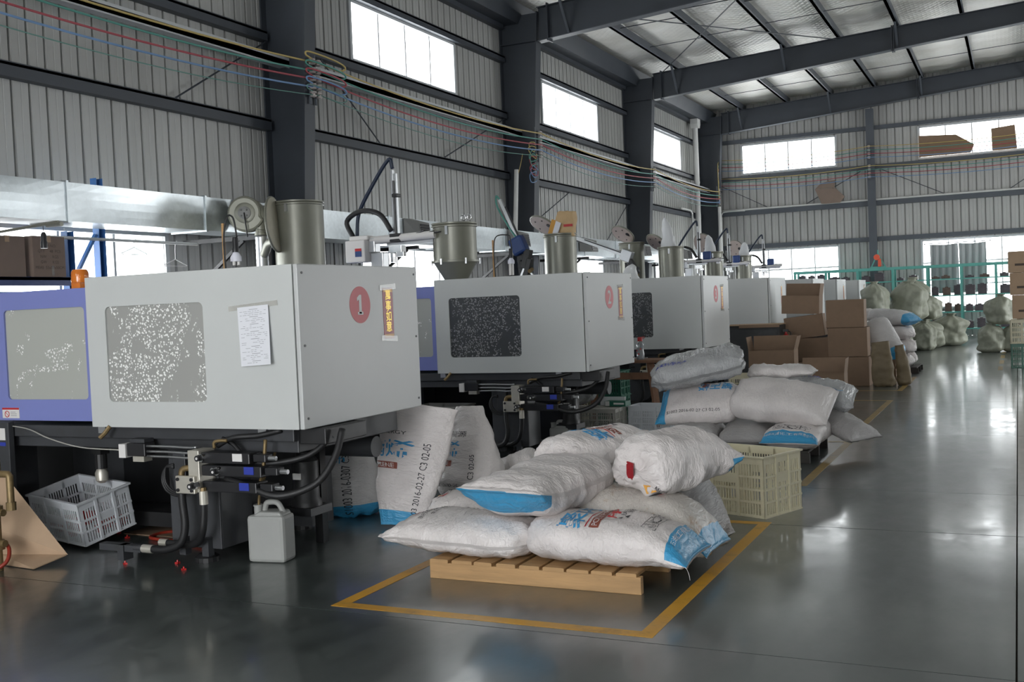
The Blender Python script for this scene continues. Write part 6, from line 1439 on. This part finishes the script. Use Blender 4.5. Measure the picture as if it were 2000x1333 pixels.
dt = MB().tube(spl([(-4.25, 5.19, .31), (-4.24, 5.19, .40), (-4.17, 5.16, .52), (-4.08, 5.14, .64), (-4.06, 5.16, .74)], 6), .009, 8).build('drain_tube', MT['brass'], smooth=True); tag(dt, 'yellowed drain tube going down into the jerrycan neck', 'tube')
jerrycan('faint white jerrycan under machine two', -4.26, 9.98, .2, .20, .14, .30, MT['can'])

bn = thing('wooden_bench', 'rough brown wooden trestle bench behind machine two', 'bench', (-4.3, 12.2, 0), group=None)
for k in range(3): MB().box(-4.88, -3.74, 12.0 + .15 * k, 12.14 + .15 * k, .755, .79).build('top_plank', MT['wooddark'], bn, bevel=.004)
for x, s_ in ((-4.75, -1), (-3.95, 1)):
    for y, sy in ((12.05, -1), (12.38, 1)): MB().bar((x, y, .755), (x + s_ * .12, y + sy * .10, 0), .075, .05).build('leg', MT['wooddark'], bn)
    MB().box(x - .03 + s_*.04, x + .03 + s_*.04, 12.0, 12.43, .52, .58).build('cross_rail', MT['wooddark'], bn)
MB().box(-4.75, -3.95, 12.03, 12.08, .56, .64).build('apron', MT['wooddark'], bn)
bo = thing('water_bottle', 'clear water bottle with a red cap on the wooden bench', 'bottle', (-4.09, 12.12, .79))
MB().lathe([(.044, .791), (.048, .80), (.048, .86), (.040, .90), (.040, .95), (.046, .97), (.034, 1.0), (.022, 1.015)], (-4.09, 12.12, 0), 22).build('body', MT['clearp'], bo, smooth=True)
MB().lathe([(.041, .796), (.043, .86), (.036, .90), (.036, .94)], (-4.09, 12.12, 0), 18).build('water', MT['clearp'], bo, smooth=True)
MB().lathe([(.030, 1.012), (.031, 1.05), (.026, 1.06)], (-4.09, 12.12, 0), 20).build('cap', MT['red'], bo, smooth='auto')
MB().tube([(-4.05 + .018 * math.cos(a), 12.12, 1.052 + .012 * math.sin(a)) for a in (0, 1, 2, 3, 4, 5, 6.28)], .004, 6).build('strap', MT['red'], bo)
for a_, z_ in ((-1.2, .92), (-1.7, .86), (-2.3, .90)): MB().lathe([(.010, 0), (.010, .002)], (-4.09 + .047 * math.cos(a_), 12.12 + .047 * math.sin(a_), z_), 10, (math.cos(a_), math.sin(a_), 0)).build('printed_dot', MT['red'], bo)
fb_ = sack('crumpled clear film bag on the upturned crate behind machine two', (-4.58, 11.36, .43), (1, .2, .25), (0, 0, 1), .42, .34, .24, MT['sackgrey'], 'tuck', 'seam', 60, wr=2.0, nu=34, nt=28, group=None, name='film_bag')
gb = thing('green_box', 'flat green packet with a white arrow on the crates behind machine two', 'box', (-4.16, 11.45, .302))
MB().obox((-4.16, 11.45, .335), (.26, .14, .06), Rz(-.1)).build('body', MT['crategreen'], gb); MB().obox((-4.12, 11.376, .337), (.13, .002, .022), Rz(-.1)).build('arrow', MT['warn'], gb); MB().obox((-4.262, 11.386, .337), (.055, .003, .055), Rz(-.1)).build('white_end', MT['warn'], gb)
ty = thing('clear_tray', 'shallow translucent tray behind the green packet', 'tray', (-4.25, 11.54, .302))
for b in ((-4.40, -4.10, 11.53, 11.534, .302, .40), (-4.40, -4.10, 11.56, 11.564, .302, .40), (-4.40, -4.396, 11.534, 11.56, .302, .40), (-4.104, -4.10, 11.534, 11.56, .302, .40)): MB().box(*b).build('wall', MT['film'], ty)

# ------------------------------------------------------------------ cardboard, pipes and hoses at the left edge
cs = thing('bent_cardboard', 'folded pale cardboard sheet leaning at the lower left', 'cardboard', (-5.75, 4.75, 0))
def quad_slab(nm, P, th, m, par):
    P = [Vector(p) for p in P]; n = (P[1] - P[0]).cross(P[3] - P[0]).normalized() * th
    mb = MB(); mb.add(P + [p + n for p in P], [(0, 3, 2, 1), (4, 5, 6, 7), (0, 1, 5, 4), (1, 2, 6, 5), (2, 3, 7, 6), (3, 0, 4, 7)]); return mb.build(nm, m, par, fix=True)
quad_slab('leaning_panel', [(-6.22, 4.52, .36), (-5.88, 4.66, .05), (-5.44, 4.78, .05), (-6.02, 4.80, .56)], .008, MT['card2'], cs)
quad_slab('floor_flap', [(-5.885, 4.655, .046), (-5.84, 4.60, .004), (-5.50, 4.57, .004), (-5.445, 4.775, .046)], .007, MT['card2'], cs)
bp = thing('brass_pipework', 'old brass water pipes with tees at the left edge', 'pipework', (-5.71, 4.50, 0))
MB().tube([(-5.71, 4.50, 0), (-5.71, 4.50, .70)], .021, 12).build('riser', MT['brass'], bp, smooth='auto')
MB().tube([(-5.71, 4.50, .60), (-5.59, 4.50, .60), (-5.58, 4.50, .59), (-5.58, 4.50, .42)], .022, 12).build('branch', MT['brass'], bp, smooth='auto')
for z in (.13, .34, .62): MB().lathe([(.036, 0), (.036, .06)], (-5.71, 4.50, z), 14).build('coupling', MT['brass'], bp, smooth='auto')
for z in (.17, .36): MB().tube([(-6.1, 4.50, z), (-5.65, 4.50, z)], .022, 10).build('cross_pipe', MT['brass'], bp, smooth='auto')
MB().lathe([(.03, 0), (.03, .05)], (-5.58, 4.50, .38), 12).build('cap', MT['brass'], bp)
rh = MB().tube(spl([(-6.3, 4.50, .012), (-5.95, 4.36, .012), (-5.72, 4.40, .012), (-5.62, 4.47, .06), (-5.66, 4.53, .14), (-5.76, 4.53, .18)], 7), .012, 8).build('red_hose', MT['redhose'], smooth=True); tag(rh, 'dark red hose curling over the cardboard at the left edge', 'hose')
rh = MB().tube(spl([(-5.30, 5.75, .012), (-5.45, 5.60, .012), (-5.40, 5.45, .012), (-5.1, 5.42, .012), (-4.85, 5.35, .012)], 7), .012, 8).build('red_hose', MT['redhose'], smooth=True); tag(rh, 'red hose lying on the floor under machine one', 'hose')
cw = MB().tube(spl([(-6.4, 5.02, .84), (-6.0, 4.98, .82), (-5.75, 4.95, .76), (-5.45, 4.93, .71), (-5.10, 4.92, .70)], 7), .004, 6).build('signal_wire', MT['crategrey'], smooth=True); tag(cw, 'pale signal wire drooping under the violet guard', 'wire')
cb2 = MB().box(-5.75, -5.0, 5.55, 6.2, 0, .006).build('floor_cardboard', MT['card'],); tag(cb2, 'flat dirty cardboard lying under machine one', 'cardboard')
ct = thing('control_cabinet', 'dark grey control cabinet with white labels under the violet guard', 'cabinet', (-6.35, 5.05, .0))
MB().box(-6.55, -6.13, 4.955, 5.0, .40, .86).build('body', MT['iron'], ct, bevel=.005)
MB().box(-6.52, -6.15, 4.96, 5.0, 0, .40).build('stand', MT['irond'], ct)
MB().box(-6.27, -6.16, 4.952, 4.955, .74, .82).build('label', MT['warn'], ct); MB().box(-6.27, -6.16, 4.952, 4.955, .70, .725).build('label', MT['bluep'], ct)
fl_ = thing('oil_filter', 'small glass oil filter bowl hanging under the violet guard', 'filter', (-5.72, 5.35, .45))
MB().box(-5.76, -5.68, 5.31, 5.39, .60, .689).build('bracket', MT['irond'], fl_)
MB().lathe([(.04, 0), (.04, .10)], (-5.72, 5.35, .50), 14).build('filter_body', MT['irond'], fl_)
MB().lathe([(.02, 0), (.042, .02), (.045, .07), (.03, .10)], (-5.72, 5.35, .40), 16).build('bowl', MT['zinc'], fl_, smooth='auto')
